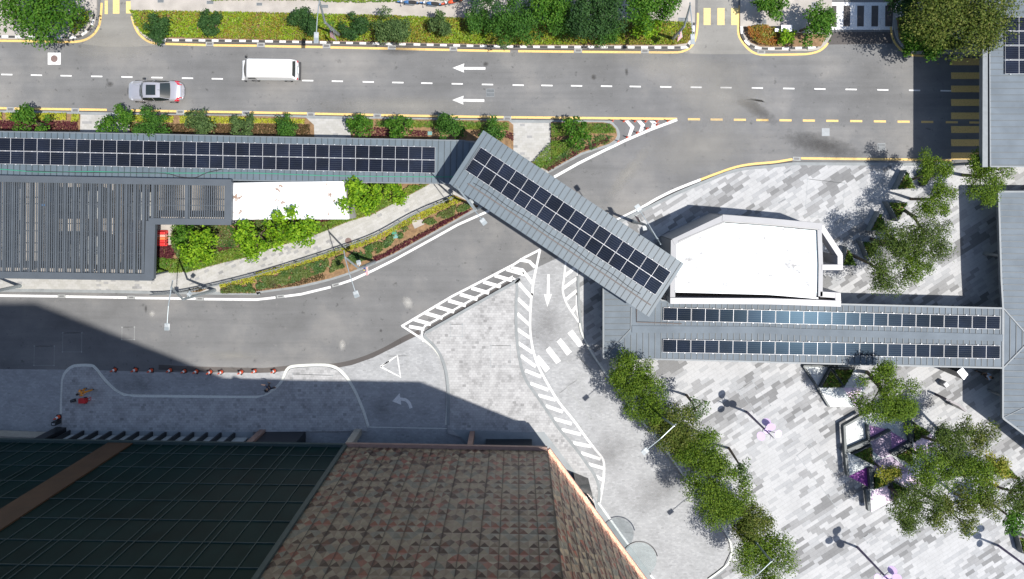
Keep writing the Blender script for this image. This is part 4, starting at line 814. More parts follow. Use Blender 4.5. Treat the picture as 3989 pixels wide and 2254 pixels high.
for a, b, y in ((90, 463, 62), (2170, 2600, 130)):
    P = [plan(*X(f'd2 {xx},{yy}')[0]) for xx, yy in ((a, y), (b, y))]; MB().box((P[0].x+P[1].x)/2, P[0].y-0.6, (z0-0.3)/2, P[1].x-P[0].x, 1.2, z0-0.3).build('dark_booth', M['darkwall'], t)  # solid dark blocks fill the two dark openings under the overhang
MB().prism(GX('d3 600,612 748,672 815,925 690,780', 3.6), 0.12, 3.6).build('portal', M['darkglass'], t)
MB().ribbon(GX('d3 755,690 818,925', 3.6), 0.08, 3.6, 0.12).build('portal_trim', M['steel'], t)
struct(MB().prism(GX('d3 -300,70 290,62 760,672 798,735 1092,1135 1350,1480 1600,1800 900,1500 200,400 -300,300 d2 1850,40 2427,60'), 0.0, 0.124), 'apron', M['apron'], 'dark grey stone apron along the foot of the patterned facade', 'pavement')
gl = NT('canopy_glass'); gl.b.inputs['Transmission Weight'].default_value = 0.85; gl.b.inputs['Base Color'].default_value = (0.75, 0.82, 0.83, 1); gl.b.inputs['Roughness'].default_value = 0.25
gt_ = gl.t.nodes.new('ShaderNodeBsdfTransparent'); gt_.inputs[0].default_value = (0.90, 0.93, 0.93, 1); gm_ = gl.t.nodes.new('ShaderNodeMixShader'); gm_.inputs[0].default_value = 0.10
gl.b.inputs['Transmission Weight'].default_value = 0.0; gl.b.inputs['Base Color'].default_value = (0.4, 0.45, 0.45, 1)
gl.t.links.new(gt_.outputs[0], gm_.inputs[1]); gl.t.links.new(gl.b.outputs[0], gm_.inputs[2]); gl.t.links.new(gm_.outputs[0], gl.out.inputs[0])
t2 = thing('glass_canopy', 'round translucent glass canopy with a dark rim beside the sunlit facade', 'canopy', (*G(2485, 2170)[:2], 0))
cx, cy, _ = G(*X('d3 1190,1275')[0], 3.2); MB().disc(cx, cy, 3.2, 3.24, 1.36, 40).build('glass_disc', gl.m, t2)
MB().tube([(cx+1.45*math.cos(a), cy+1.45*math.sin(a), 3.22) for a in np.linspace(0.2, 2.6, 22)], 0.045, 6).build('rim', M['darkwall'], t2)
MB().tube([(cx-1.3, cy-0.2, 0.1), (cx-1.3, cy-0.2, 3.2)], 0.08, 8).build('post', M['steel'], t2)
# tower behind the podium (casts the long shadow)
tw = thing('tower', 'tall dark tower rising behind the podium outside the picture', 'tower', (*plan(600, 2300), 0))
MB().prism([tuple(plan(*p)) for p in ((-3500, 1800), (1700, 1800), (1700, 3200), (-3500, 3200))], z1, 84).build('shaft', M['teal'], tw)
# ================= TREES =================
def tree(x, y, rD, z, kind, label, flat=0.6, leaf=None, dens=1.0, trunk=True, base=None, lobes=None, sx=1.0, sy=1.0, name='tree', cat='tree', grp=None):
    """x, y, rD: crown centre and radius on the 1/1.5485 plan sheet; z: crown middle height"""
    cx, cy, _ = G(x*1.5485, y*1.5485, z); k = (H-z)/FPX; Rr = rD*1.5485*k
    bx, by = (G(base[0]*1.5485, base[1]*1.5485)[:2] if base else (cx+RNG.uniform(-.2, .2), cy+RNG.uniform(-.2, .2)))
    root = thing(name, label, cat, (bx, by, 0.1), grp)
    leaf = leaf or {'bright': 0.21, 'lush': 0.19, 'plaza': 0.12, 'plazad': 0.12, 'brownish': 0.13, 'yellow': 0.14}.get(kind, 0.155)
    nb = lobes or int(8+Rr*6); th = RNG.random(nb)*2*np.pi; rad = np.sqrt(RNG.random(nb))*0.88; rad[0] = 0
    hz = RNG.uniform(-1, 1, nb)*np.sqrt(np.maximum(0, 1-rad**2))
    BC = np.column_stack([np.cos(th)*rad*Rr*sx, np.sin(th)*rad*Rr*sy, hz*Rr*flat*0.7]); br = Rr*RNG.uniform(0.18, 0.42, nb)*(1-0.3*rad)+0.08
    n = int(min(26000, dens*Rr*Rr*27/(leaf**2))); w_ = br**2; j = RNG.choice(nb, n, p=w_/w_.sum())
    D = RNG.normal(size=(n, 3)); D /= np.linalg.norm(D, axis=1)[:, None]; D[:, 2] = np.where(D[:, 2] < -0.3, -D[:, 2], D[:, 2])
    Cc = BC[j]+D*(br[j]*np.clip(RNG.normal(0.9, 0.25, n), 0.2, 1.55))[:, None]; Cc[:, 2] *= 0.9
    C = Cc+np.array([cx, cy, z]); C[:, 2] = np.maximum(C[:, 2], 0.25)
    N = D*0.8+RNG.normal(size=(n, 3))*0.55; N[:, 2] += 0.55
    ms = [L[kind]]; 
    quadmesh('crown', C, N, leaf*RNG.uniform(0.65, 1.35, n), 0.62, ms, None, root)
    if trunk:
        b = MB(); r0 = 0.05+0.035*Rr; top = (cx, cy, z-Rr*flat*0.3)
        mid = ((bx*.6+cx*.4)+RNG.uniform(-.1, .1), by*.6+cy*.4, z*0.5)
        b.tube([(bx, by, 0.1), mid, top], [r0*1.25, r0, r0*0.6], 8)
        for q in range(min(nb, 9)):
            e = BC[q]+np.array([cx, cy, z]); m_ = (np.array(mid)*0.4+e*0.6)+RNG.normal(size=3)*0.08
            b.tube([tuple(np.array(mid)*0.3+np.array(top)*0.7), tuple(m_), tuple(e)], [r0*0.5, r0*0.3, r0*0.12], 5)
        b.build('trunk', M['bark'], root)
    return root
# north side
tree(103, 22, 96, 4.2, 'lush', 'huge spreading dense green tree at the top left corner', flat=0.45, dens=1.3, sx=1.1, sy=0.85, leaf=0.2, lobes=60)
V = [(398, 72, 34, 1.7, 'dark', 'thin dark straggly tree at the left end of the flowering hedge'), (530, 55, 31, 1.4, 'dark', 'heart shaped dark shrub, second in the hedge from the left'),
     (763, 54, 36, 1.8, 'dark', 'round dense dark green tree beside the top street lamp'), (893, 63, 33, 1.6, 'dark', 'dark blue green tree between the top street lamp and the big pale tree'),
     (990, 55, 52, 2.6, 'grey', 'pale grey green tree, widest along the left half of the hedge'), (1112, 62, 31, 2.2, 'grey', 'small pale tree in the hedge below the parked motorcycles'),
     (1206, 50, 29, 2.2, 'verge', 'small green tree in the hedge right below the orange motorcycle'), (1300, 62, 56, 3.0, 'verge', 'large green tree overhanging the kerb in the middle of the hedge'),
     (1418, 48, 40, 2.6, 'verge', 'green tree just right of the large overhanging one'), (1508, 22, 66, 4.2, 'dark', 'big dark feathery tree over the middle of the top edge'),
     (1523, 78, 30, 2.2, 'verge', 'small green tree in the shade of the big dark feathery one'), (1622, 62, 30, 2.6, 'bright', 'slender bright green tree left of the second top street lamp'),
     (1640, 10, 55, 4.0, 'lush', 'lush green tree on the top edge left of the yellow entrance bars'), (1390, -8, 55, 4.0, 'lush', 'lush tree cut by the top edge above the middle of the hedge'), (1225, -30, 45, 3.5, 'dark', 'dark tree mostly above the top edge beside the motorcycles'),
     (2046, 66, 50, 2.4, 'lush', 'bushy bright tree beside the white striped crossing'), (1975, 92, 22, 1.0, 'bright', 'low lime green bush beside the white cabinet'), (1935, 8, 42, 2.5, 'lush', 'low green tree on the top edge above the small island'),
     (2318, 100, 52, 2.2, 'lush', 'dark shaded green bush beneath the large right hand tree'), (2285, -18, 60, 3.2, 'dark', 'dark tree crown on the top edge beside the walking person')]
for v in V: tree(v[0], v[1], v[2]*(1.22 if 1180 < v[0] < 1700 else 1.05), *v[3:5], v[5], lobes=26 if 1280 < v[0] < 1700 else None, dens=1.25 if v[4] != 'dark' else 1.4, grp='trees along the north verge')
tree(2405, 42, 122, 5.5, 'brownish', 'large dry brownish green tree at the top right beside the ribbed roof', flat=0.4, dens=1.3, sx=1.08, sy=0.8, leaf=0.17, lobes=65, base=(2380, 70))
# south verge
V = [(82, 305, 45, 1.8, 'lush', 'rounded green tree at the far left below the yellow line'), (284, 298, 44, 2.0, 'lush', 'green tree standing on the paler tiled gap below the silver car'), (384, 318, 50, 2.3, 'verge', 'wide dark green tree overlapping the walkway roof below the silver car'),
     (500, 314, 38, 2.0, 'grey', 'sparse grey green tree, fifth from the left below the road'), (616, 316, 37, 2.0, 'grey', 'loose grey green tree with one lime sprig near the walkway'), (720, 320, 32, 1.8, 'verge', 'small green tree just left of the tiled gap in the beds'),
     (905, 318, 33, 1.7, 'lush', 'rounded green bush tree right after the tiled gap'), (1003, 322, 34, 1.8, 'lush', 'green bush tree second from the tiled gap among the grass tufts'), (1130, 325, 40, 2.0, 'verge', 'green tree touching the walkway roof beside the teal cover'),
     (1240, 328, 33, 1.8, 'verge', 'green tree behind the top corner of the diagonal roof'), (1447, 334, 38, 1.9, 'lush', 'green tree on the pointed bed beside the red posts')]
for v in V: tree(*v[:5], v[5], grp='trees along the south verge')
# garden
V = [(735, 577, 62, 3.2, 'bright', 'large lime green tree, rightmost of the pair overlapping the white roof'), (642, 592, 55, 3.0, 'bright', 'large lime green tree, left one of the pair at the white roof'), (500, 622, 52, 2.6, 'bright', 'lime green tree nearest the pergola on the grass'),
     (458, 590, 34, 2.0, 'lush', 'darker green tree tucked beside the concrete pad'), (893, 503, 50, 2.8, 'bright', 'lime green tree over the right end of the white roof'), (940, 492, 32, 2.0, 'bright', 'small lime green tree right of the white roof end'), (995, 483, 30, 2.0, 'bright', 'small lime green tree alone on the grass near the diagonal roof')]
for v in V: tree(*v[:5], v[5], dens=1.0, leaf=0.24 if v[2] > 40 else 0.2, flat=0.55, grp='lime green trees in the garden')
# plaza column along the lane
V = [(1592, 935, 52, 4.6, 'plaza', 'first tree of the diagonal row, touching the hipped roof'), (1625, 1005, 58, 4.8, 'plaza', 'second tree of the diagonal row beside the zebra bars'), (1692, 1075, 62, 5.0, 'brownish', 'third tree of the diagonal row, duller olive'),
     (1752, 1035, 36, 4.2, 'grey', 'small thin pale tree jutting from the diagonal row towards the lilac lamp'), (1760, 1150, 68, 5.0, 'plaza', 'fourth tree of the diagonal row, beside the lamp arm'), (1812, 1235, 72, 5.2, 'plaza', 'fifth and densest tree of the diagonal row'),
     (1868, 1180, 34, 4.2, 'grey', 'thin pale tree at the plaza side of the densest one'), (1888, 1315, 55, 4.8, 'brownish', 'sixth tree of the diagonal row, sparse and olive'), (1925, 1400, 68, 5.0, 'plaza', 'last tree of the diagonal row at the bottom edge')]
for v in V: tree(v[0], v[1], v[2]*1.1, *v[3:5], v[5], lobes=30 if v[4] != 'grey' else 12, dens=1.3 if v[4] != 'grey' else 0.4, flat=0.5, grp='olive trees in the diagonal row')
# plaza trees by the planters
V = [(2345, 425, 44, 4.5, 'plaza', 0.8, (2290, 452), 'olive tree at the top planter touching the yellow line'), (2478, 445, 62, 4.6, 'plaza', 0.95, (2420, 440), 'dense olive tree between the two big right hand roofs'), (2352, 500, 50, 4.8, 'plaza', 0.7, (2290, 500), 'olive tree below the top planter'),
     (2330, 585, 68, 4.8, 'plazad', 0.55, (2262, 520), 'airy dark olive tree in the middle of the planter group'), (2255, 620, 62, 4.8, 'plazad', 0.55, (2190, 600), 'airy tree left of the middle of the planter group'), (2235, 690, 58, 4.8, 'plazad', 0.5, (2140, 640), 'lowest airy tree of the planter group near the white building'), (2300, 655, 50, 4.6, 'plaza', 0.6, (2230, 590), 'low right tree of the planter group over bare paving'),
     (2222, 990, 74, 5.0, 'plaza', 0.85, (2180, 935), 'big round olive tree below the hipped roof'), (2255, 1035, 48, 4.8, 'plaza', 0.7, (2190, 950), 'lower lobe tree beside the big round olive tree'),
     (2400, 1120, 60, 5.0, 'plazad', 0.8, (2300, 1090), 'dark olive tree right of the hexagonal planters'), (2452, 1090, 48, 5.0, 'brownish', 0.6, (2360, 1080), 'thin brown green tree near the slanted roof edge'), (2345, 1170, 58, 5.0, 'plaza', 0.7, (2290, 1130), 'olive tree over the right of the hexagonal planters'),
     (2228, 1190, 30, 3.6, 'yellow', 0.8, (2195, 1160), 'small yellow leaved tree in the middle of the purple tiles'), (2310, 1275, 62, 4.8, 'plazad', 0.95, (2230, 1220), 'dense dark tree below the pink tiles'), (2400, 1280, 60, 5.0, 'brownish', 0.6, (2300, 1230), 'see through brown green tree, right of the dense dark one'),
     (2440, 1200, 62, 5.0, 'plaza', 0.7, (2350, 1180), 'broad olive tree in the lower right cluster'), (2505, 1180, 45, 4.6, 'yellow', 0.55, (2440, 1160), 'yellowish tree near the right edge'), (2488, 1270, 50, 5.0, 'brownish', 0.55, (2400, 1240), 'yellow brown tree above the dark round lamp shadows'), (2560, 1240, 50, 4.6, 'plazad', 0.7, (2480, 1210), 'dark tree cut by the right edge'), (2548, 1310, 35, 4.0, 'lush', 0.8, (2500, 1270), 'small green shrub tree at the right edge, lowest one')]
for v in V: tree(v[0], v[1], v[2]*1.07, v[3], v[4], v[7], dens=v[5]*1.15, base=v[6], flat=0.5, grp='olive trees on the plaza')

# ================= VEHICLES =================
def patch(rows, mi=0, close=False):
    """surface through equally long rows of points"""
    b = MB(); n = len(rows[0]); vs = [p for r in rows for p in r]; fs = []
    for i in range(len(rows)-1):
        for k in range(n-1): fs.append((i*n+k, i*n+k+1, (i+1)*n+k+1, (i+1)*n+k))
    return b.add(vs, fs, mi)
def wheel(t, x, y, r, wd):
    s = 1 if y > 0 else -1
    w_ = MB().tube([(x, y-wd/2*s, r), (x, y+wd/2*s, r)], r, 20).build('wheel', M['tyre'], t)
    MB().tube([(x, y+s*wd*0.46, r), (x, y+s*wd*0.53, r)], r*0.62, 12).build('rim', M['rim'], w_)
def section_body(st, name, m, t, sub=1):
    """stations: (x, half width, sill z, belt z, crown rise)"""
    rows = []
    for x, hw, zs, zb_, cr in st:
        half = [(hw*0.90, zs), (hw*0.985, zs+(zb_-zs)*0.25), (hw, zs+(zb_-zs)*0.6), (hw*0.975, zs+(zb_-zs)*0.86), (hw*0.90, zb_), (hw*0.6, zb_+cr*0.75), (0, zb_+cr)]
        rows.append([(x, y, z) for y, z in half]+[(x, -y, z) for y, z in half[-2::-1]])
    b = patch(rows); n = 13; k = len(rows)
    b.add(rows[0], [list(range(n))]); b.add(rows[-1], [list(range(n))[::-1]])
    b.add([p for r in rows for p in (r[0], r[-1])], [(2*i, 2*i+1, 2*i+3, 2*i+2) for i in range(k-1)])
    o = b.build(name, m, t, sm=True)
    bm = bmesh.new(); bm.from_mesh(o.data); bmesh.ops.remove_doubles(bm, verts=bm.verts, dist=1e-4); bmesh.ops.recalc_face_normals(bm, faces=bm.faces); bm.to_mesh(o.data); bm.free()
    o.data.polygons.foreach_set('use_smooth', [True]*len(o.data.polygons)); m_ = o.modifiers.new('sub', 'SUBSURF'); m_.levels = m_.render_levels = sub; return o
def build_car():
    t = thing('car', 'silver sedan with a black sunroof driving in the lower lane', 'car')
    section_body([(0.0, 0.50, 0.32, 0.55, 0.02), (0.08, 0.70, 0.25, 0.62, 0.04), (0.30, 0.83, 0.22, 0.70, 0.06), (0.75, 0.875, 0.22, 0.78, 0.07), (1.25, 0.885, 0.22, 0.86, 0.07), (2.0, 0.885, 0.22, 0.90, 0.02), (3.2, 0.885, 0.22, 0.93, 0.02),
                  (3.75, 0.875, 0.24, 0.95, 0.05), (4.2, 0.84, 0.28, 0.93, 0.05), (4.48, 0.74, 0.30, 0.86, 0.04), (4.60, 0.58, 0.34, 0.62, 0.02)], 'body', M['silver'], t)
    def arc(x0, bow, hw, z, drop, n=9): return [(x0+bow*(k/(n-1)*2-1)**2, hw*(1-2*k/(n-1)), z-drop*(k/(n-1)*2-1)**2) for k in range(n)]
    wb, wt = arc(1.12, 0.26, 0.79, 0.935, 0.03), arc(1.60, 0.06, 0.60, 1.38, 0.05); patch([wb, wt]).build('windscreen', M['carglass'], t, sm=True)
    MB().tube([(1.18, 0.5, 0.955), (1.2, 0.05, 0.975)], 0.012, 5).tube([(1.16, 0.0, 0.965), (1.2, -0.5, 0.975)], 0.012, 5).build('wiper', M['blackplastic'], t)
    rb, rt_ = arc(3.72, -0.06, 0.66, 1.02, 0.03), arc(3.03, -0.02, 0.58, 1.37, 0.05)
    patch([wt, arc(1.9, 0.02, 0.605, 1.435, 0.05), arc(2.5, 0, 0.6, 1.44, 0.05), rt_]).build('roof', M['silver'], t, sm=True)
    patch([rt_, rb]).build('rear_window', M['carglass'], t, sm=True)
    patch([[(1.92, 0.42, 1.437), (1.92, 0, 1.447), (1.92, -0.42, 1.437)], [(2.70, 0.42, 1.437), (2.70, 0, 1.447), (2.70, -0.42, 1.437)]]).build('sunroof', M['carglass'], t)
    MB().box(2.31, 0, 1.449, 0.012, 0.84, 0.003).build('sunroof_bar', M['blackplastic'], t); MB().prism([(2.86, -0.02), (3.02, -0.035), (3.02, 0.035), (2.86, 0.02)], 1.435, 1.50).build('antenna', M['lampgrey'], t)
    for s in (1, -1):
        lo = [(1.40, .80*s, .92), (1.9, .84*s, .93), (2.5, .845*s, .94), (3.1, .83*s, .95), (3.65, .78*s, .98)]; hi = [(1.62, .62*s, 1.32), (1.9, .635*s, 1.385), (2.5, .635*s, 1.39), (3.0, .605*s, 1.33), (3.60, .68*s, 1.05)]
        patch([lo, hi]).build('side_window', M['carglass'], t, sm=True)
        MB().tube([(1.38, .81*s, .93), (1.62, .612*s, 1.335)], .025, 6).tube([(1.62, .612*s, 1.335), (2.2, .62*s, 1.395), (3.03, .595*s, 1.335), (3.7, .68*s, 1.03)], .022, 6).tube([(2.42, .86*s, .93), (2.40, .635*s, 1.38)], .022, 6).build('window_frame', M['silver'], t)
        mb_ = MB().box(1.50, .98*s, .98, .14, .17, .12, 0).build('mirror', M['blackplastic'], t, bevel=.03)
        MB().tube([(1.48, .84*s, .93), (1.50, .93*s, .96)], .02, 6).build('mirror_arm', M['silver'], mb_)
        for x in (1.25, 3.75): pass
        for x in (0.82, 3.72): wheel(t, x, .80*s, 0.32, 0.2)
        patch([[(.14, .50*s, .64), (.22, .70*s, .64)], [(.34, .48*s, .74), (.55, .80*s, .76)]]).build('headlight', M['clearlens'], t)
        patch([[(4.30, .50*s, .955), (4.46, .50*s, .88), (4.56, .50*s, .75)], [(4.14, .70*s, .93), (4.34, .72*s, .86), (4.49, .66*s, .72)], [(4.0, .835*s, .90), (4.2, .84*s, .82), (4.32, .82*s, .70)]]).build('tail_light', M['redlens'], t, sm=True)
        for x in (2.25, 3.12): MB().box(x, .893*s, .80, .18, .02, .03).build('door_handle', M['lampgrey'], t)
    MB().ribbon([(4.50, .6), (4.60, .35), (4.64, 0), (4.60, -.35), (4.50, -.6)], .10, .40, .22).build('rear_bumper', M['silver'], t)
    MB().box(4.655, 0, .56, .02, .48, .12).build('number_plate', M['conewhite'], t)
    MB().box(.02, 0, .52, .06, .55, .16).build('grille', M['blackplastic'], t)
    MB().ribbon([(.62, .5), (1.08, .38)], .015, .885, .006).ribbon([(.62, -.5), (1.08, -.38)], .015, .885, .006).build('bonnet_crease', M['lampgrey'], t)
    return t
car = build_car(); x, y, _ = G(621, 357.5); car.location = (x-2.32, y, 0.004); car.rotation_euler = (0, 0, R(-0.6))
def build_van():
    t = thing('van', 'white panel van with a plain white roof driving in the upper lane', 'van'); hw = .84
    section_body([(0.0, .70, .38, .85, .0), (.05, .78, .32, .98, .01), (.25, .83, .28, 1.08, .02), (.50, hw, .26, 1.12, .02), (2.0, .845, .26, 1.15, .0), (4.3, .845, .26, 1.15, .0), (4.52, .82, .3, 1.12, .0), (4.60, .76, .34, 1.05, .0)], 'body', M['vanwhite'], t)
    def loop(x0, x1, h, z, r=.14, n=4):
        p = []
        for cx_, cy_, a0 in ((x1-r, h-r, 0), (x0+r, h-r, 90), (x0+r, -h+r, 180), (x1-r, -h+r, 270)):
            for k in range(n+1): a = R(a0+90*k/n); p.append((cx_+r*math.cos(a), cy_+r*math.sin(a), z))
        return p
    ls = [loop(.28, 4.55, .82, 1.10), loop(.48, 4.49, .79, 1.45), loop(.72, 4.38, .74, 1.84), loop(.80, 4.28, .70, 1.93), loop(1.1, 3.9, .5, 1.97)]
    ls = [l+[l[0]] for l in ls]; b = patch(ls); b.add(ls[-1][:-1], [list(range(len(ls[-1])-1))]); o = b.build('upper_body', M['vanwhite'], t, sm=True)
    def arc(x0, bow, hw_, z, n=7): return [(x0+bow*(k/(n-1)*2-1)**2, hw_*(1-2*k/(n-1)), z) for k in range(n)]
    patch([arc(.20, .10, .76, 1.10), arc(.42, .07, .72, 1.47), arc(.66, .05, .66, 1.86)]).build('windscreen', M['carglass'], t, sm=True)
    MB().flat([(.35, -.62), (.52, -.60), (.50, -.36), (.34, -.38)], 1.2).build('dashboard_sheet', M['conewhite'], t)
    patch([arc(4.44, -.01, .58, 1.84), arc(4.56, -.01, .68, 1.40)]).build('rear_window', M['carglass'], t, sm=True)
    for s in (1, -1):
        patch([[(.55, .835*s, 1.12), (1.35, .845*s, 1.14)], [(.80, .775*s, 1.62), (1.35, .785*s, 1.64)]]).build('side_window', M['carglass'], t)
        MB().tube([(1.5, .842*s, 1.12), (1.8, .85*s, 1.04), (4.4, .845*s, 1.04)], .012, 5).build('side_moulding', M['lampgrey'], t)
        mb_ = MB().box(.46, 1.0*s, 1.24, .12, .15, .24).build('mirror', M['blackplastic'], t, bevel=.03)
        for x in (.95, 3.70): wheel(t, x, .76*s, .33, .2)
        MB().box(4.55, .70*s, .86, .10, .16, .26).build('tail_light', M['redlens'], t, bevel=.02)
        MB().box(.06, .60*s, .80, .12, .26, .16).build('headlight', M['clearlens'], t, bevel=.02)
    MB().box(4.66, 0, .46, .14, 1.5, .16).build('rear_bumper', M['blackplastic'], t, bevel=.03)
    MB().box(4.63, 0, .8, .04, .5, .12).build('number_plate', M['conewhite'], t)
    MB().box(4.60, 0, 1.0, .05, .7, .06).build('door_handle', M['lampgrey'], t)
    r_ = MB(); 
    for k in range(5): r_.box(2.6, -.5+.25*k, 1.972, 2.7, .025, .012)
    r_.build('roof_rib', M['vanwhite'], t); return t
van = build_van(); x, y, _ = G(1066, 277); van.location = (x-2.3, y+.0, 0.004); van.rotation_euler = (0, 0, R(-0.8))
# motorcycles
def build_moto():
    t = thing('motorcycle', '', 'motorcycle', group='motorcycles parked on the top footpath')
    for x in (-.62, .62):
        w_ = MB(); P = [(x+.29*math.cos(a), 0, .30+.29*math.sin(a)) for a in np.linspace(0, 2*math.pi, 17)]; w_.tube(P, .05, 6); w_.tube([(x-.27, 0, .3), (x+.27, 0, .3)], .015, 4).tube([(x, 0, .03), (x, 0, .57)], .015, 4); w_.build('wheel', M['tyre'], t)
    section_body([(-.35, .06, .35, .62, .02), (-.15, .14, .32, .78, .05), (.1, .16, .32, .80, .06), (.25, .12, .4, .74, .04), (.75, .09, .55, .78, .02), (.92, .04, .62, .76, .01)], 'body', [M['blackplastic']], t)
    section_body([(.02, .10, .76, .82, .02), (.3, .15, .74, .82, .02), (.6, .14, .76, .85, .02), (.82, .08, .80, .87, .01)], 'seat', [M['tyre']], t)
    MB().tube([(-.20, -.36, .98), (-.30, -.15, 1.0), (-.32, 0, .98), (-.30, .15, 1.0), (-.20, .36, .98)], .018, 6).build('handlebar', M['steel'], t)
    MB().tube([(-.32, .06, .96), (-.62, .06, .32)], .025, 6).tube([(-.32, -.06, .96), (-.62, -.06, .32)], .025, 6).build('fork', M['steel'], t)
    for s in (-1, 1): MB().box(-.24, .30*s, 1.10, .03, .12, .08).build('mirror', M['blackplastic'], t, bevel=.01)
    MB().box(-.46, 0, .86, .14, .18, .16).build('headlight', M['clearlens'], t, bevel=.03)
    MB().prism([(-.86, -.05), (-.5, -.07), (-.5, .07), (-.86, .05)], .60, .63).build('mudguard', M['blackplastic'], t)
    MB().box(.15, -.15, .32, .8, .07, .09).build('exhaust', M['steel'], t, bevel=.02); return t
moto = build_moto()
for k, (x, y, a, lb, mt) in enumerate(((1593, 14, -4, 'dark blue scooter parked leftmost on the top footpath', 'bluepipe'), (1680, 19, -6, 'dark grey motorcycle parked between the blue and the orange ones', None), (1762, 13, 12, 'orange and black motorcycle parked half in tree shade', 'orange'))):
    o = moto if k == 0 else copy_tree(moto)
    o.location = G(x, y)[0:2]+(0.13,); o.rotation_euler = (R(5), 0, R(a)); o['label'] = lb
    if mt:
        for ch in o.children:
            if ch.name.startswith(('body', 'mudguard')):
                ch.data = ch.data.copy(); ch.data.materials[0] = M[mt]

# ================= STREET FURNITURE =================
# flexible red posts on the chevrons, traffic cones
def lathe(prof, n=16, mi=0):
    b = MB(); vs = []; fs = []
    for r, z in prof: vs += [(r*math.cos(2*math.pi*k/n), r*math.sin(2*math.pi*k/n), z) for k in range(n)]
    for i in range(len(prof)-1):
        for k in range(n): fs.append((i*n+k, i*n+(k+1) % n, (i+1)*n+(k+1) % n, (i+1)*n+k))
    fs.append(list(range(n))[::-1]); fs.append([(len(prof)-1)*n+k for k in range(n)]); return b.add(vs, fs, mi)
t = thing('marker_post', '', 'marker post', group='red posts on the white chevrons')
lathe([(.09, 0), (.09, .03), (.05, .06), (.05, .1)]).build('base', M['orange'], t); lathe([(.04, .08), (.04, .74), (.03, .76)]).build('post', M['orange'], t)
for z in (.45, .6): lathe([(.0415, z), (.0415, z+.07)]).build('band', M['conewhite'], t)
PO = [((45, 565), 'touching the grass tip, first under the yellow line'), ((400, 575), 'second from the grass tip under the yellow line'), ((750, 575), 'third from the grass tip under the yellow line'), ((1085, 580), 'fourth from the grass tip under the yellow line'), ((1438, 585), 'fifth under the yellow line, above a paired post'), ((1790, 568), 'nearest the arrow point of the white and yellow lines'),
      ((1450, 685), 'paired close below the fifth upper post'), ((1125, 808), 'second in the lower row from the arrow point'), ((822, 940), 'third in the lower row from the arrow point'), ((500, 1080), 'beside the foot of the largest chevron'), ((212, 1210), 'lowest of all, by the grey kerb')]
for k, (p, lb) in enumerate(PO):
    o = t if k == 0 else copy_tree(t); o.location = (*GX(f'e {p[0]},{p[1]}')[0], 0.006); o['label'] = 'red marker post '+lb
t = thing('traffic_cone', '', 'traffic cone', group='traffic cones along the slip road edge')
b = MB().box(0, 0, .02, .38, .38, .04); b.build('base', M['blackplastic'], t, bevel=.015); lathe([(.15, .04), (.10, .30), (.06, .55), (.03, .72)]).build('cone', M['orange'], t); lathe([(.104, .29), (.072, .48)]).build('collar', M['conewhite'], t)
CN = [('c1 1090,822', 'first from the left, in deep shade'), ('c1 1285,822', 'second from the left, larger than its neighbours'), ('c1 1434,828', 'third from the left'), ('c1 1612,826', 'fourth from the left'), ('c1 1748,835', 'fifth from the left'), ('c1 1860,838', 'sixth from the left'), ('c1 1990,842', 'seventh, just left of the biggest red one'), ('c1 2094,842', 'eighth, at the edge of the building shadow'), ('c1 2282,842', 'ninth, the first in sunlight'), ('c1 2410,832', 'tenth, second from the right end'), ('c2 165,832', 'last at the right, in front of the bulging kerb')]
for k, (p, lb) in enumerate(CN):
    o = t if k == 0 else copy_tree(t); o.location = (*GX(p)[0], 0.008); o.rotation_euler = (0, 0, RNG.uniform(0, 1.5)); o['label'] = 'orange cone '+lb
    s_ = RNG.uniform(0.95, 1.15); o.scale = (s_, s_, s_)
o = copy_tree(t); o.location = (*GX('c1 568,1264')[0], 0.13); o.rotation_euler = (0, 0, .1); o['label'] = 'orange cone alone at the lower end of the cream line'; o['group'] = ''
del o['group']
tb = thing('barrier', 'dark steel barrier block beside the lone cone', 'barrier', (*GX('c1 568,1305')[0], .12)); q = OFF[tb.name]
MB().box(q[0], q[1], .5, .4, .3, .75).build('body', M['darkwall'], tb, bevel=.03); MB().box(q[0], q[1], .885, .22, .05, .02).build('handle', M['conewhite'], tb)
for k, (y, c, nm) in enumerate(((867, 'red', 'red water barrier at the top of the stack line'), (893, 'pink', 'pink white water barrier, second in line'), (919, 'orange', 'orange water barrier, middle of the line'), (945, 'red', 'red water barrier, fourth in line'), (971, 'red', 'red water barrier at the lower end by the maroon shrubs'))):
    P = GX(f'b1 1480,{y-13} 1534,{y+12}', .8); cx_, cy_ = (P[0][0]+P[1][0])/2, (P[0][1]+P[1][1])/2
    t_ = thing('road_barrier', nm, 'barrier', (cx_, cy_, .17), 'water filled barriers beside the pergola')
    b = MB().prism([(cx_-.44, cy_-.10), (cx_+.44, cy_-.10), (cx_+.44, cy_+.10), (cx_-.44, cy_+.10)], .6, .8).prism([(cx_-.44, cy_-.19), (cx_+.44, cy_-.19), (cx_+.44, cy_+.19), (cx_-.44, cy_+.19)], .17, .45).box(cx_, cy_, .52, .86, .26, .2)
    b.build('body', mat(f'barrier_{c}', {'red': (.62, .03, .03), 'pink': (.68, .32, .26), 'orange': (.66, .17, .06)}[c], .5), t_, bevel=.02); MB().disc(cx_, cy_, .8, .83, .06, 12).build('cap', M['blackplastic'], t_)
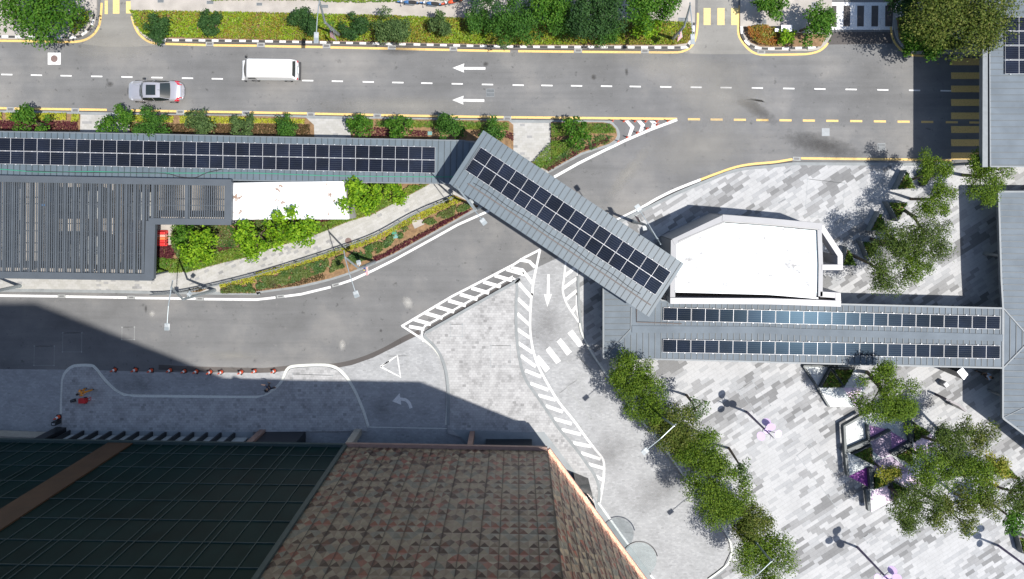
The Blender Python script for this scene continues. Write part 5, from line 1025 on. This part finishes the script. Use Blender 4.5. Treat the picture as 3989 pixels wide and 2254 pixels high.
# drains, grates and covers
def drain(sp, lb, ang=0.0, w2=.66, h2=.34, z=.012, grp='kerb drains'):
    x, y = GX(sp)[0]; t_ = thing('drain', lb, 'drain', (x, y, z), grp)
    MB().box(x, y, z+.004, w2, h2, .012, ang).build('surround', M['kerbstone'], t_); MB().box(x, y, z+.012, w2-.22, h2-.15, .006, ang).build('opening', M['iron'], t_)
    b = MB(); n = int((w2-.14)/.055)
    for i in range(n): d = -(w2-.26)/2+(w2-.26)*i/(n-1); b.box(x+d*math.cos(ang), y+d*math.sin(ang), z+.018, .018, h2-.16, .01, ang)
    b.build('grate', M['grate'], t_)
DR = [('a1 1526,405', 'under the straggly tree at the left hedge end'), ('a1 1983,412', 'above the gap between the silver car and the white van'), ('a2 40,422', 'directly above the white van rear'), ('a2 660,433', 'below the striped flag of the top lamp'), ('a2 1277,446', 'below the widest pale tree'), ('a2 1860,459', 'above the upper road arrow'),
      ('a3 612,476', 'below the big dark feathery tree'), ('a3 1243,481', 'on the north kerb left of the yellow bars'), ('a3 2343,489', 'in front of the orange hedge island'), ('a1 100,1031', 'far left on the lower yellow line'), ('a1 712,1041', 'beside the small tiled gap left of the silver car'), ('a1 1705,1057', 'below the silver car tail'), ('a1 2325,1066', 'on the lower yellow line below the van front'),
      ('a2 512,1081', 'at the second tiled gap below the van'), ('a2 1140,1093', 'between the grass bushes on the lower yellow line'), ('a2 1750,1104', 'below the two road arrows'), ('a2 2370,1119', 'near the top corner of the diagonal roof')]
for p, lb in DR: drain(p, 'kerb drain '+lb, R(-1.2))
for p, lb, a in (('c1 583,128', 'on the white line at the far left', -1), ('c1 1240,139', 'on the white line below the pergola', -1), ('c1 1890,153', 'on the white line beside the lamp with litter', -1), ('c2 225,131', 'on the white line left of the crossing lamp arm', 5), ('c2 748,22', 'on the white line below the striped flag', 14)): drain(p, 'pale kerb drain '+lb, R(a), .62, .26)
drain('b4 277,164', 'pale kerb drain on the yellow curve above the plaza', R(-3), .66, .32, .02)
def cover_(sp, w2, h2, lb, m='kerbstone', z=.012, ang=0, rnd=False, bars=0, m2=None, name='drain_cover', cat='drain cover'):
    x, y = GX(sp)[0]; t_ = thing(name, lb, cat, (x, y, z)); MB().box(x, y, z, w2, h2, .012, ang).build('frame', M[m], t_)
    if rnd: MB().disc(x, y, z, z+.014, rnd, 24).build('lid', M[m2], t_)
    if bars:
        MB().box(x, y, z+.004, w2-.08, h2-.08, .008, ang).build('opening', M['hole'], t_); b = MB()
        for i in range(bars): b.box(x-w2/2+.06+(w2-.12)*(i+.5)/bars, y, z+.012, (w2-.1)/bars*.5, h2-.09, .01, 0)
        b.box(x, y, z+.014, w2-.06, .04, .012); b.build('grate', M['grate'], t_)
cover_('a1 514,553', 1.08, 1.0, 'white painted square round a brown manhole lid in the upper lane', 'white', rnd=.29, m2='rust', name='manhole', cat='manhole')
cover_('a2 2208,875', .66, .66, 'steel grate in the road beside the lower arrow', 'grate', bars=8); cover_('a4 551,1247', .66, .66, 'flat pale steel cover in the road right of centre', 'grate'); cover_('a4 1078,1388', .64, .64, 'steel grate in the road near the tree shadow', 'grate', bars=9)
for p, a, b_2, lb in (('a1 1527,12', .55, .3, 'footpath grate left of the first hedge tree'), ('a1 1993,25', .6, .3, 'footpath grate at the left end of the top undergrowth'), ('a2 30,42', .5, .28, 'footpath grate above the hedge left of the round dark tree'), ('a2 648,62', .6, .3, 'footpath grate beside the top street lamp'), ('a3 1602,190', .85, .42, 'large footpath grate behind the second top lamp'), ('a3 2340,225', .85, .75, 'large square grate above the orange hedge'), ('a4 440,60', .5, .7, 'footpath grate near the white striped crossing')): cover_(p, a, b_2, lb, 'kerbstone', .137, bars=7)
cover_('b2 1302,858', .42, .32, 'green plastic cover on the planted strip', 'greencover', .2, R(10)); cover_('b2 1316,897', .44, .32, 'grey blue plastic cover below the green one', 'tealcover', .2, R(10)); cover_('a2 1640,1260', .36, .3, 'teal cover in the bed beside the walkway roof', 'tealcover', .2); cover_('b2 1525,765', .9, .75, 'mossy concrete access cover in the planted strip', 'concrete', .2, R(25))
cover_('b2 870,940', .1, .1, 'round brown manhole lid at the railing', 'rust', .14, rnd=.27, m2='rust', name='manhole', cat='manhole'); cover_('b2 500,0', .1, .1, 'unused', 'rust', .14) if 0 else None
def outline(sp, lb, z, ang=None):
    P = GX(sp); b = MB().ribbon(P+[P[0], P[1]], .035, z); 
    for p in P: b.box(p[0], p[1], z+.003, .10, .10, .004, .78)
    tag(b.build('access_cover', M['kerbstone'] if z < .1 else M['apron']), lb, 'access cover', 'flush access covers')
for sp, lb, z in (('c1 1155,422 1272,420 1270,537 1152,537', 'thin square cover outline in the slip road on the shadow edge', .012), ('c1 595,475 775,475 772,655 592,655', 'double cover outline in the shaded slip road, upper one', .012), ('c1 325,600 515,600 512,782 322,782', 'double cover outline in the shaded slip road, lower one', .012), ('c2 1238,695 1430,692 1428,885 1240,888', 'square cover outline inside the white triangle', .014),
                 ('c2 1560,1242 1635,1242 1633,1316 1560,1316', 'small square cover outline below the curved arrow', .014), ('c2 1832,392 1945,390 1945,505 1832,505', 'square cover outline near the tip of the block island', .126), ('c2 2215,592 2398,592 2396,785 2210,785', 'double square cover outline in the middle of the block island', .126), ('c2 345,860 720,875 712,1250 338,1245', 'large triple cover outline in the bulging pavement', .126),
                 ('c3 600,690 735,830 630,890 510,740', 'access cover outline beside the zebra bars', .014), ('c3 510,980 610,915 825,1215 735,1285', 'long access cover outline in the lane beside the hatching', .014), ('c3 415,1060 510,990 735,1290 640,1360', 'long access cover outline nearest the hatching', .014),
                 ('b4 375,355 725,395 705,750 350,700', 'wide rectangular cover outline on the upper plaza', .116), ('d4 275,285 405,180 780,670 650,780', 'long rounded cover outline on the lower plaza', .116), ('c3 2125,1015 2255,925 2427,1160 2300,1250', 'cover outline on the plaza above the lilac lamp', .116), ('b4 105,580 165,545 215,600 155,640', 'small square cover outline on the upper plaza left', .116), ('b4 160,300 215,265 245,305 190,345', 'small square cover outline near the yellow curve drain', .116), ('d4 905,1060 950,1025 985,1065 940,1110', 'small cover outline beside the lower lamp shadow', .116)): outline(sp, lb, z)
# railing along the sloping path
rl = X('b1 1465,1398 1650,1388 1900,1347 2427,1218 b2 0,1212 500,1068 830,958 1150,838 1500,648 1870,488'); base = smooth([G(x, y+16, 0.14)[:2] for x, y in rl], 8)
t = thing('railing', 'long grey double rail fence following the sloping path', 'railing', (*base[0], .14)); b = MB(); tr = MB(); acc = 0
for z_ in (1.12, .95, .28): tr.tube([(x, y, z_) for x, y in base], .028, 6)
tr.build('rail', M['steel'], t); ba = MB(); nxt = 0; last = base[0]
for a, c_ in zip(base, base[1:]):
    Ls = math.dist(a, c_); n_ = max(1, int(Ls/.12))
    for i in range(n_):
        x, y = a[0]+(c_[0]-a[0])*i/n_, a[1]+(c_[1]-a[1])*i/n_; ba.box(x, y, .6, .014, .014, .66)
ba.build('baluster', M['steel'], t); ps = MB(); d = 0
for a, c_ in zip(base, base[1:]):
    d += math.dist(a, c_)
    if d > 1.6 or a == base[0]: d = 0; MB().tube([(*a, .14), (*a, 1.12)], .035, 6).build('post', M['steel'], t)
struct(MB().ribbon(base, .28, .12, .05), 'railing_kerb', M['kerbgrey'], 'pale kerb strip carrying the path railing', 'kerb')
# street lamps
def lamp(label, base, bend, top, tip, heads, flag=None):
    bx, by = GX(base)[0]; t_ = thing('street_lamp', label, 'street lamp', (bx, by, .1), 'grey street lamps')
    B = X(bend)[0]; T = X(top)[0]; I = X(tip)[0]; b3 = G(*B, 5.6); t3 = G(*T, 8.5); i3 = G(*I, 9.2); m3 = tuple(.5*(a+b_)+(.0) for a, b_ in zip((bx, by, .1), b3))
    MB().tube([(bx, by, .1), (bx, by, .5), m3, b3], [.17, .15, .12, .085], 10).tube(smooth([b3, tuple(.55*a+.45*c for a, c in zip(b3, t3)), t3], 4), .075, 8).tube([t3, i3], .045, 8).build('pole', M['pole'], t_)
    for hsp, z_, w2, l2 in heads:
        hp = G(*X(hsp)[0], z_); src = t3 if z_ > 7 else tuple(.25*a+.75*b_ for a, b_ in zip(m3, b3)); d = Vector(hp)-Vector(src); an = math.atan2(d.y, d.x)
        MB().tube([src, tuple(Vector(src)+d*.5+Vector((0, 0, .12))), hp], [.04, .035, .03], 6).build('arm', M['pole'], t_)
        hx, hy = math.cos(an)*l2*.35, math.sin(an)*l2*.35
        hd = MB().box(hp[0]+hx, hp[1]+hy, z_, l2, w2, .09, an).build('lamp_head', M['lamphead'], t_, bevel=.04)
        MB().box(hp[0]+hx*1.75, hp[1]+hy*1.75, z_+.047, l2*.5, w2*.86, .006, an).disc(hp[0]-hx*.1, hp[1]-hy*.1, z_+.04, z_+.07, .035, 10).build('top_plate', M['lampgrey'], hd)
    if flag:
        fl = thing('flag', flag[1], 'flag', b3, 'striped flags on the street lamps'); c4 = [Vector(G(*p, zz)) for p, zz in zip(X(flag[0]), (4.6, 4.6, 3.5, 3.5))]
        a0, a1, a2_, a3_ = c4; fb = MB(); n_ = 14
        for i in range(n_):
            u0, u1 = i/n_, (i+1)/n_; p0, p1 = a0.lerp(a1, u0), a0.lerp(a1, u1); p2, p3 = a3_.lerp(a2_, u1), a3_.lerp(a2_, u0); s0_ = 0.0
            if i < 7: s0_ = .5
            q0, q1 = p0.lerp(p3, s0_), p1.lerp(p2, s0_); w3 = Vector((.01, .01, 0))
            fb.add([q0, q1, p2, p3, q0+w3, q1+w3, p2+w3, p3+w3], [(0, 1, 2, 3), (7, 6, 5, 4)], i % 2)
            if s0_: fb.add([p0, p1, q1, q0, p0+w3, p1+w3, q1+w3, q0+w3], [(0, 1, 2, 3), (7, 6, 5, 4)], 2)
        cc = a0.lerp(a1, .25).lerp(a3_.lerp(a2_, .25), .25); ux, uy = (a1-a0).normalized(), (a3_-a0).normalized(); nn = ux.cross(uy)*.012
        for sgn in (1, -1):
            k1 = [cc+ux*.13*math.cos(a)+uy*.13*math.sin(a)+nn*sgn for a in np.linspace(.9, 5.4, 12)]; k2 = [cc+ux*(.04+.10*math.cos(a))+uy*.10*math.sin(a)+nn*sgn for a in np.linspace(.9, 5.4, 12)]
            for i in range(11): fb.add([k1[i], k1[i+1], k2[i+1], k2[i]], [(0, 1, 2, 3)], 3)
            sc = cc+ux*.17+nn*sgn; fb.add([sc+(ux*math.cos(R(36*i))+uy*math.sin(R(36*i)))*(.07 if i % 2 else .03) for i in range(10)], [list(range(10))], 3)
        fb.build('cloth', [M['flagred'], M['conewhite'], M['flagblue'], M['flagyellow']], fl)
        MB().tube([b3[:2]+(4.64,), tuple(a1+Vector((0, 0, .04)))], .02, 5).tube([b3[:2]+(3.46,), tuple(a2_-Vector((0, 0, .04)))], .02, 5).build('bracket', M['steel'], fl)
    return t_
M['flagred'] = mat('flag_red', (.50, .06, .08), .7); M['flagblue'] = mat('flag_blue', (.03, .04, .20), .7); M['flagyellow'] = mat('flag_yellow', (.72, .58, .10), .7)
lamp('street lamp standing in the flowering hedge with its arm over the left kerb', 'g 1290,980', 'g 560,320', 'a2 592,5', 'a2 585,-25', [('g 150,860', 9, .34, .8)], ('g 780,560 870,740 1100,1180 800,1000', 'striped flag with blue corner hanging from the hedge lamp'))
lamp('dark toned street lamp at the rounded hedge end by the yellow bars', 'h 265,1125', 'h 620,740', 'h 788,160', 'h 785,60', [('h 858,1000', 9, .32, .75)], ('h 470,940 545,880 570,1050 420,1190', 'striped flag with blue corner hanging from the lamp by the yellow bars'))
lamp('street lamp rising beside the left end of the diagonal roof', 'b2 2110,625', 'b2 2072,645', 'b2 1905,450', 'b2 1882,412', [('b2 2128,740', 9, .38, .5), ('b2 2035,585', 5.2, .32, .4)])
lamp('street lamp in the planted strip with its arm over the slip road', 'f 1200,515', 'f 770,690', 'f 420,405', 'f 395,245', [('f 690,1300', 9, .38, .48), ('f 785,590', 5.2, .34, .38)], ('f 895,690 1010,640 1030,860 975,880', 'small striped flag hanging over the white line from the strip lamp'))
lamp('street lamp at the lower end of the railing on the left', 'i 1620,400', 'i 890,615', 'i 625,345', 'i 655,190', [('i 530,1180', 9, .38, .5), ('i 1015,520', 5.2, .34, .38)])
lamp('street lamp at the far left edge, mostly outside the picture', 'b1 200,1365', 's -115,1152', 's -160,1100', 's -150,1080', [('s -175,1240', 9, .38, .5)])
lamp('street lamp on the plaza corner between diagonal roof and white building', 'j 1200,790', 'j 1430,845', 'j 1655,1115', 'j 1715,1215', [('j 1315,570', 9, .4, .5), ('j 1405,870', 4.9, .34, .4)], ('j 1330,800 1300,720 1222,672 1290,790', 'small red striped flag on the plaza corner lamp'))
lamp('street lamp hidden in the diagonal tree row with its arm over the lane', 's 2530,1545', 's 2583,1628', 'c3 1520,1352', 'c3 1535,1340', [('d3 1262,235', 8.6, .4, .5)])
lamp('street lamp by the last tree of the row near the bottom edge', 's 2862,1990', 's 2949,2118', 'd3 2440,1290', 'd3 2460,1270', [('s 2905,2270', 8.6, .4, .5)])
# lilac disc lamps
def disc_lamp():
    t_ = thing('disc_lamp', '', 'lamp', group='lamps with lilac discs'); MB().tube([(0, 0, 0), (0, 0, 4.3)], [.11, .08], 10).tube([(0, 0, 4.3), (.03, -.03, 5.9), (.05, -.05, 6.3)], [.07, .035, .01], 8).build('pole', M['purplepole'], t_)
    bx, by = G(*X('k 1165,690')[0])[:2]
    for sp, z_, tx, ty in (('k 1585,905', 4.9, .5, .1), ('k 1615,1085', 4.6, -.2, .5), ('k 1470,1210', 4.5, .1, -.4), ('k 1845,1160', 5.0, -.3, .1), ('k 1690,1010', 5.5, .3, .3)):
        x, y, _ = G(*X(sp)[0], z_); x -= bx; y -= by; 
        MB().tube([(0, 0, z_-.5), (x*.6, y*.6, z_-.25), (x, y, z_-.02)], .022, 6).build('stalk', M['purplepole'], t_)
        b = MB(); n_ = 22; b.add([(x+.31*math.cos(2*math.pi*k/n_), y+.31*math.sin(2*math.pi*k/n_), z_+tx*.31*math.cos(2*math.pi*k/n_)+ty*.31*math.sin(2*math.pi*k/n_)+dz) for dz in (0, .02) for k in range(n_)], [list(range(n_))[::-1], list(range(n_, 2*n_))]+[(k, (k+1) % n_, n_+(k+1) % n_, n_+k) for k in range(n_)])
        b.build('disc', M['lilac'], t_)
    for a in (0.4, 1.7, 3.0, 4.2): MB().tube([(0, 0, 4.6+a*.25), (.34*math.cos(a), .34*math.sin(a), 4.9+a*.25)], [.018, .005], 5).build('spike', M['purplepole'], t_)
    return t_
t = disc_lamp(); t.location = (*GX('k 1165,690')[0], .11); t['label'] = 'lilac disc lamp standing between the diagonal tree row and the plaza'
o = copy_tree(t); o.location = (*GX('l 1070,600')[0], .11); o.rotation_euler = (0, 0, R(-35)); o['label'] = 'lilac disc lamp near the bottom edge of the plaza'
o = copy_tree(t); o.location = (*GX('m 490,1110')[0], .11); o.rotation_euler = (0, 0, R(60)); o['label'] = 'lilac disc lamp leaning out at the lower right corner'
# planters
def planter(sp, z, label, wall='planter', z0_=.11, grp='triangular planters on the plaza', m='grass'):
    P = [Vector(p) for p in GX(sp, z)]; c = sum(P, Vector((0, 0)))/len(P); t_ = thing('planter', label, 'planter', (c.x, c.y, z0_), grp)
    inn = [c+(p-c)*.84 for p in P]; b = MB(); n_ = len(P)
    for i in range(n_):
        j = (i+1) % n_; q = [P[i], P[j], inn[j], inn[i]]; b.prism([tuple(v) for v in q], z0_, z)
    b.build('wall', M[wall], t_); MB().prism([tuple(c+(p-c)*.845) for p in P], z0_, z-.08).build('soil_fill', M['soil'], t_)
    a_ = np.array([tuple(v) for v in inn]); n2 = 260; w_ = RNG.dirichlet(np.ones(n_), n2); q = w_@a_; C = np.column_stack([q, z-.05+RNG.random(n2)*.3]); N = RNG.normal(size=(n2, 3)); N[:, 2] = abs(N[:, 2])+.4
    o = quadmesh('foliage', C, N, .26*RNG.uniform(.6, 1.3, n2), .3, [L[m]], None, t_); o['kind'] = 'stuff'
planter('s 3531,661 3571,736 3491,738', 1.0, 'upright triangular planter nearest the yellow line'); planter('s 3457,784 3540,786 3498,862', 1.0, 'inverted triangular planter, second down the left side')
planter('s 3428,822 3462,902 3389,899', 1.0, 'upright triangular planter in the middle of the group'); planter('s 3355,937 3434,946 3387,1014', 1.0, 'inverted triangular planter near the white building corner'); planter('s 3301,960 3338,1036 3282,1034', .9, 'small upright planter touching the white building'); planter('s 3590,668 3642,664 3602,725', .9, 'dark planter under the trees right of the topmost one', 'planterdark')
# tiled terraces
def tiles(root, sp, z, m, name, joints=True, step=.95):
    poly = GX(sp, z); MB().flat(poly, z).build(name, M[m], root)
def terrace(label, sp, z, m, loc):
    t_ = thing('terrace', label, 'terrace', (*GX(loc)[0], .11)); poly = GX(sp, z); MB().prism(poly, .05, z).build('deck', M[m], t_)
    j = MB()
    for a in (0, 60, 120): seams(j, poly, z, (math.cos(R(a)), math.sin(R(a))), .9, .02, .004)
    j.build('tile_joint', M['tileline'], t_); return t_
t = terrace('pale tiled terrace with two triangular planters below the hipped roof', 'p 215,190 1500,190 1700,258 1990,800 1640,1350 950,1345', .36, 'tile', 'p 1100,900'); tiles(t, 'p 1340,800 1900,790 1760,1050 1690,1330', .372, 'pink', 'pink_tile')
MB().ribbon(GX('p 225,185 600,760 950,1340', .42), .14, .11, .34).ribbon(GX('p 225,185 1200,188', .42), .14, .112, .34).build('edge_wall', M['planterdark'], t)
planter('p 1000,245 1365,800 695,800', .85, 'left triangular planter on the pale terrace below the hipped roof', 'planterdark', .36); planter('p 1035,250 1690,258 1375,790', .9, 'right triangular planter on the pale terrace below the hipped roof', 'planterdark', .36)
t = terrace('hexagonal terrace of pale, mauve and purple triangular tiles with dark planters', 'q 245,225 620,20 1110,110 1200,140 1450,300 1700,480 1330,1010 1170,1090 900,930 880,1240 615,1400 600,1060 300,900', .5, 'tile', 'q 700,700')
for sp, m in (('q 590,200 885,262 615,430', 'orchid'), ('q 890,282 1155,440 900,595', 'orchid'), ('q 305,905 575,770 590,1058', 'purple'), ('q 622,432 886,282 898,600 760,652 640,560', 'mauve'), ('q 615,1108 850,1042 905,1245 617,1400', 'pink'), ('q 905,900 1160,850 1330,1010 1170,1085 1040,1005', 'pink'), ('q 1215,430 1440,310 1600,480 1400,620 1210,560', 'pink'), ('q 640,700 900,620 1180,850 900,890 660,820', 'mauve')): tiles(t, sp, .512, m, m+'_tile')
for sp, wd in (('q 500,70 250,212 268,560 302,905', .2), ('q 285,560 600,425', .3), ('q 572,200 592,430', .12), ('q 600,420 890,270', .1), ('q 905,598 1185,440', .28), ('q 1135,95 1200,440', .5), ('q 620,800 640,1080', .4), ('q 565,1080 600,1385', .28)): MB().ribbon(GX(sp, .95), wd, .5, .45).build('planter_wall', M['planterdark'], t)
for sp, lb in (('q 350,600 625,470 665,760', 'dark green planter at the left of the hexagonal terrace'), ('q 650,830 880,1005 655,1092', 'dark green planter below the yellow tree'), ('q 1205,145 1455,300 1212,432', 'planter at the top right of the hexagonal terrace'), ('q 925,625 1195,480 1202,770', 'shaded planter under the olive trees on the hexagonal terrace'), ('q 900,960 1180,1100 930,1260', 'planter beneath the dense dark tree')): planter(sp, .95, lb, 'planterdark', .5)
planter('m 460,235 590,290 740,460 560,430', .95, 'dark planter near the slanted shadow at the right edge', 'planterdark'); planter('m 700,1010 820,1040 820,1250 750,1200', .95, 'dark planter at the lower right corner', 'planterdark')
# signs, totem, kiosk
t = thing('kiosk', 'tall dark box with a gleaming white top under the roof edge', 'kiosk', (*GX('r 785,330', 3.2)[0], .11)); P = GX('r 785,190 920,350 820,480 655,290', 3.2); P = [P[0], P[1], P[2], P[3]]
MB().prism(P, .11, 3.14).build('body', M['darkwall'], t); MB().prism(P, 3.14, 3.2).build('top', M['mirrorwhite'], t)
t = thing('service_box', 'small white topped box standing on the plaza left of the kiosk', 'box', (*GX('r 410,600', .8)[0], .11)); P = GX('r 408,520 475,612 408,680 330,578', .85)
MB().prism(P, .11, .83).build('body', M['parapet'], t, bevel=.01); MB().prism(GX('r 405,545 465,605 410,650 360,590', .85), .83, .855).build('top', M['mirrorwhite'], t)
t = thing('sign_wall', 'bent dark bronze sign panel standing on the plaza', 'sign', (*GX('r 650,1080', 1.7)[0], .11)); MB().ribbon(GX('r 400,935 700,1078 875,1225', 1.7), .17, .11, 1.6).build('panel', M['signbrown'], t); MB().ribbon(GX('r 395,955 690,1098 862,1242', 1.7), .03, .25, 1.35).build('sign_face', M['signface'], t)
for sp, w2, h2, z_, lb in (('a4 182,266', .80, .46, 1.2, 'white topped utility cabinet between the orange hedge and the bushy tree'), ('a4 92,283', .30, .20, .9, 'small white utility box left of the larger cabinet')):
    x, y = GX(sp, z_)[0]; t = thing('utility_cabinet', lb, 'cabinet', (x, y, .13), 'white utility cabinets'); MB().box(x, y, (z_+.13)/2, w2, h2, z_-.13).build('body', M['parapet'], t); MB().box(x, y, z_+.02, w2+.06, h2+.06, .04).build('lid', M['mirrorwhite'], t)
# hand cart and tool bag
x, y = GX('c1 808,1105')[0]; t = thing('hand_cart', 'small red hand cart with a long handle on the shaded pavement', 'cart', (x, y, .12))
b = MB().box(x, y, .34, .60, .40, .36); b.build('tray', M['red'], t, bevel=.02); MB().box(x, y, .525, .54, .34, .01).build('tray_lining', M['red'], t)
for s in (-1, 1): MB().tube([(x+.15, y+.22*s, .24), (x+.15, y+.26*s, .24)], .12, 14).build('wheel', M['tyre'], t)
MB().tube([(x+.3, y+.14, .45), (x+.9, y+.42, .75)], .025, 6).tube([(x+.3, y-.05, .45), (x+.9, y+.18, .75)], .025, 6).tube([(x+.9, y+.42, .75), (x+.9, y+.18, .75)], .025, 6).build('handle', M['red'], t)
x, y = GX('c1 708,1108')[0]; t = thing('tool_bag', 'black tool bag lying left of the red cart', 'bag', (x, y, .12)); MB().box(x, y, .24, .42, .24, .22, .3).build('body', M['blackplastic'], t, bevel=.05); MB().tube([(x-.12, y, .34), (x, y+.02, .46), (x+.12, y+.04, .34)], .012, 5).build('handle', M['steel'], t)
x, y = GX('c1 880,1098')[0]; tag(MB().box(x, y, .15, .55, .035, .03).build('aluminium_bar', M['conewhite']), 'thin bright metal bar lying beside the red cart', 'bar')

# ================= PEOPLE =================
def skinned(name, V, E, rad, m, parent, sub=2, root=0):
    me = bpy.data.meshes.new(name); me.from_pydata(V, E, []); bm = bmesh.new(); bm.from_mesh(me); ly = bm.verts.layers.skin.verify(); bm.verts.ensure_lookup_table()
    for i, v in enumerate(bm.verts): v[ly].radius = (rad[i], rad[i]); v[ly].use_root = (i == root)
    bm.to_mesh(me); bm.free(); me.materials.append(m); o = bpy.data.objects.new(name, me); COL.objects.link(o); o.parent = parent
    k = o.modifiers.new('skin', 'SKIN'); k.use_smooth_shade = True; s_ = o.modifiers.new('sub', 'SUBSURF'); s_.levels = s_.render_levels = sub; return o
SKIN = mat('skin', (.32, .19, .12), .5); HAIR = mat('black_hair', (.012, .010, .010), .6)
def person(label, x, y, z, head, top, legs, shoes, stride=.28, arms=(.25, -.2), reach=None):
    t_ = thing('person', label, 'person', (0, 0, 0)); S = stride
    sh = [(.19, 0, 1.42), (-.19, 0, 1.42)]; V = [(0, 0, .98)]; Rr = [.115]; E = []
    def add(p, r, par): V.append(p); Rr.append(r); E.append((par, len(V)-1)); return len(V)-1
    ch = add((0, .01, 1.22), .125, 0); sc = add((0, 0, 1.42), .10, ch); nk = add((0, .01, 1.50), .052, sc); hd = add((0, .03, 1.60), .085, nk); hd2 = add((0, .03, 1.70), .075, hd)
    fe = []; ha = []
    for i, s in enumerate((1, -1)):
        f = S*(1 if i == 0 else -1); a = add((.095*s, 0, .93), .09, 0); kn = add((.10*s, f*.55+.04, .50), .058, a); an = add((.10*s, f*1.0-.02, .10), .038, kn); add((.105*s, f*1.0+.14, .045), .03, an); fe.append((.10*s, f))
        so_ = add((.18*s, 0, 1.40), .06, sc); g = arms[i]
        if reach == i: el = add((.27*s, .26, 1.28), .04, so_); wr = add((.20*s, .48, 1.25), .028, el); hn = add((.19*s, .55, 1.25), .026, wr); dv = Vector((0, 1, -.1))
        else: el = add((.25*s, g*.35-.03, 1.13), .04, so_); wr = add((.26*s, g*.9+.05, .90), .028, el); hn = add((.26*s, g*1.05+.07, .83), .027, wr); dv = Vector((0, .3, -1)).normalized()
        ha.append(hn); hx = Vector(V[hn]); sd = dv.cross(Vector((1, 0, 0))).normalized()
        for k, (o_, ln) in enumerate(((-.027, .065), (-.009, .078), (.009, .073), (.027, .058))):
            kx = add(tuple(hx+sd*o_+dv*ln*.55), .009, hn); add(tuple(hx+sd*o_+dv*ln+Vector((-.012*s, 0, 0))), .008, kx)
        kx = add(tuple(hx-sd*.038+dv*.01), .010, hn); add(tuple(hx-sd*.052+dv*.04), .009, kx)
    body = skinned('body', V, E, Rr, SKIN, t_, 1)
    tv = [(0, 0, 1.0), (0, .01, 1.22), (0, 0, 1.41), (.18, 0, 1.405), (-.18, 0, 1.405)]; te = [(0, 1), (1, 2), (2, 3), (2, 4)]; tr_ = [.135, .145, .115, .075, .075]
    for i, s in enumerate((1, -1)):
        e = Vector((.27*s, .26, 1.28)) if reach == i else Vector((.25*s, arms[i]*.35-.03, 1.13)); tv.append(tuple(e)); te.append((3+i, len(tv)-1)); tr_.append(.058)
    skinned('shirt', tv, te, tr_, top, t_, 1)
    lv = [(0, 0, 1.0)]; le = []; lr = [.13]
    for i, s in enumerate((1, -1)):
        f = S*(1 if i == 0 else -1); lv += [(.095*s, 0, .93), (.10*s, f*.55+.04, .50), (.10*s, f*1.0-.02, .13)]; k = len(lv); le += [(0, k-3), (k-3, k-2), (k-2, k-1)]; lr += [.105, .073, .055]
        MB().box(.10*s, f*1.0+.05, .045, .095, .27, .085).build('shoe', shoes, t_, bevel=.03)
    skinned('trousers', lv, le, lr, legs, t_, 1)
    b = bmesh.new(); bmesh.ops.create_uvsphere(b, u_segments=16, v_segments=10, radius=.098); 
    for v in b.verts: v.co.y = v.co.y*1.15+.012; v.co.z = v.co.z*1.1+1.685
    bmesh.ops.delete(b, geom=[v for v in b.verts if v.co.z < 1.66 and v.co.y > .03], context='VERTS'); me = bpy.data.meshes.new('hair'); b.to_mesh(me); b.free(); me.materials.append(HAIR); o = bpy.data.objects.new('hair', me); COL.objects.link(o); o.parent = t_
    fc = MB()
    for s in (-1, 1): fc.disc(.033*s, .118, 1.628, 1.642, .010, 8)
    fc.build('eye', HAIR, t_); MB().prism([(-.012, .115), (.012, .115), (0, .145)], 1.575, 1.615).build('nose', SKIN, t_); MB().box(0, .112, 1.545, .045, .012, .010).build('mouth', M['redlens'], t_)
    for s in (-1, 1): MB().box(.088*s, .02, 1.61, .016, .035, .055).build('ear', SKIN, t_)
    t_.location = (x, y, z); t_.rotation_euler = (0, 0, head); return t_
def cl(n, c): return mat(n, c, .8, .12, 8)
p = G(353, 1512); person('person in orange overalls walking on the shaded pavement', p[0], p[1], .12, R(100), cl('orange_overall', (.75, .27, .03)), cl('orange_trousers', (.72, .27, .03)), M['blackplastic'])
p = G(1062, 1499); person('person in dark navy clothes beside the cream curve', p[0], p[1], .01, R(70), cl('navy_shirt', (.012, .02, .05)), cl('navy_trousers', (.012, .014, .03)), cl('tan_shoe', (.3, .2, .14)), reach=0)
p = G(3812, 1450); person('person in a pale blue shirt in the roof shade with one arm out', p[0], p[1], .11, R(80), cl('blue_shirt', (.30, .42, .60)), cl('black_trousers', (.015, .015, .018)), M['blackplastic'], reach=0)
p = G(3513, 22); person('person in a black top and blue jeans near the white crossing', p[0], p[1], .13, R(95), cl('black_top', (.01, .01, .012)), cl('jeans', (.03, .05, .11)), M['conewhite'], stride=.36)
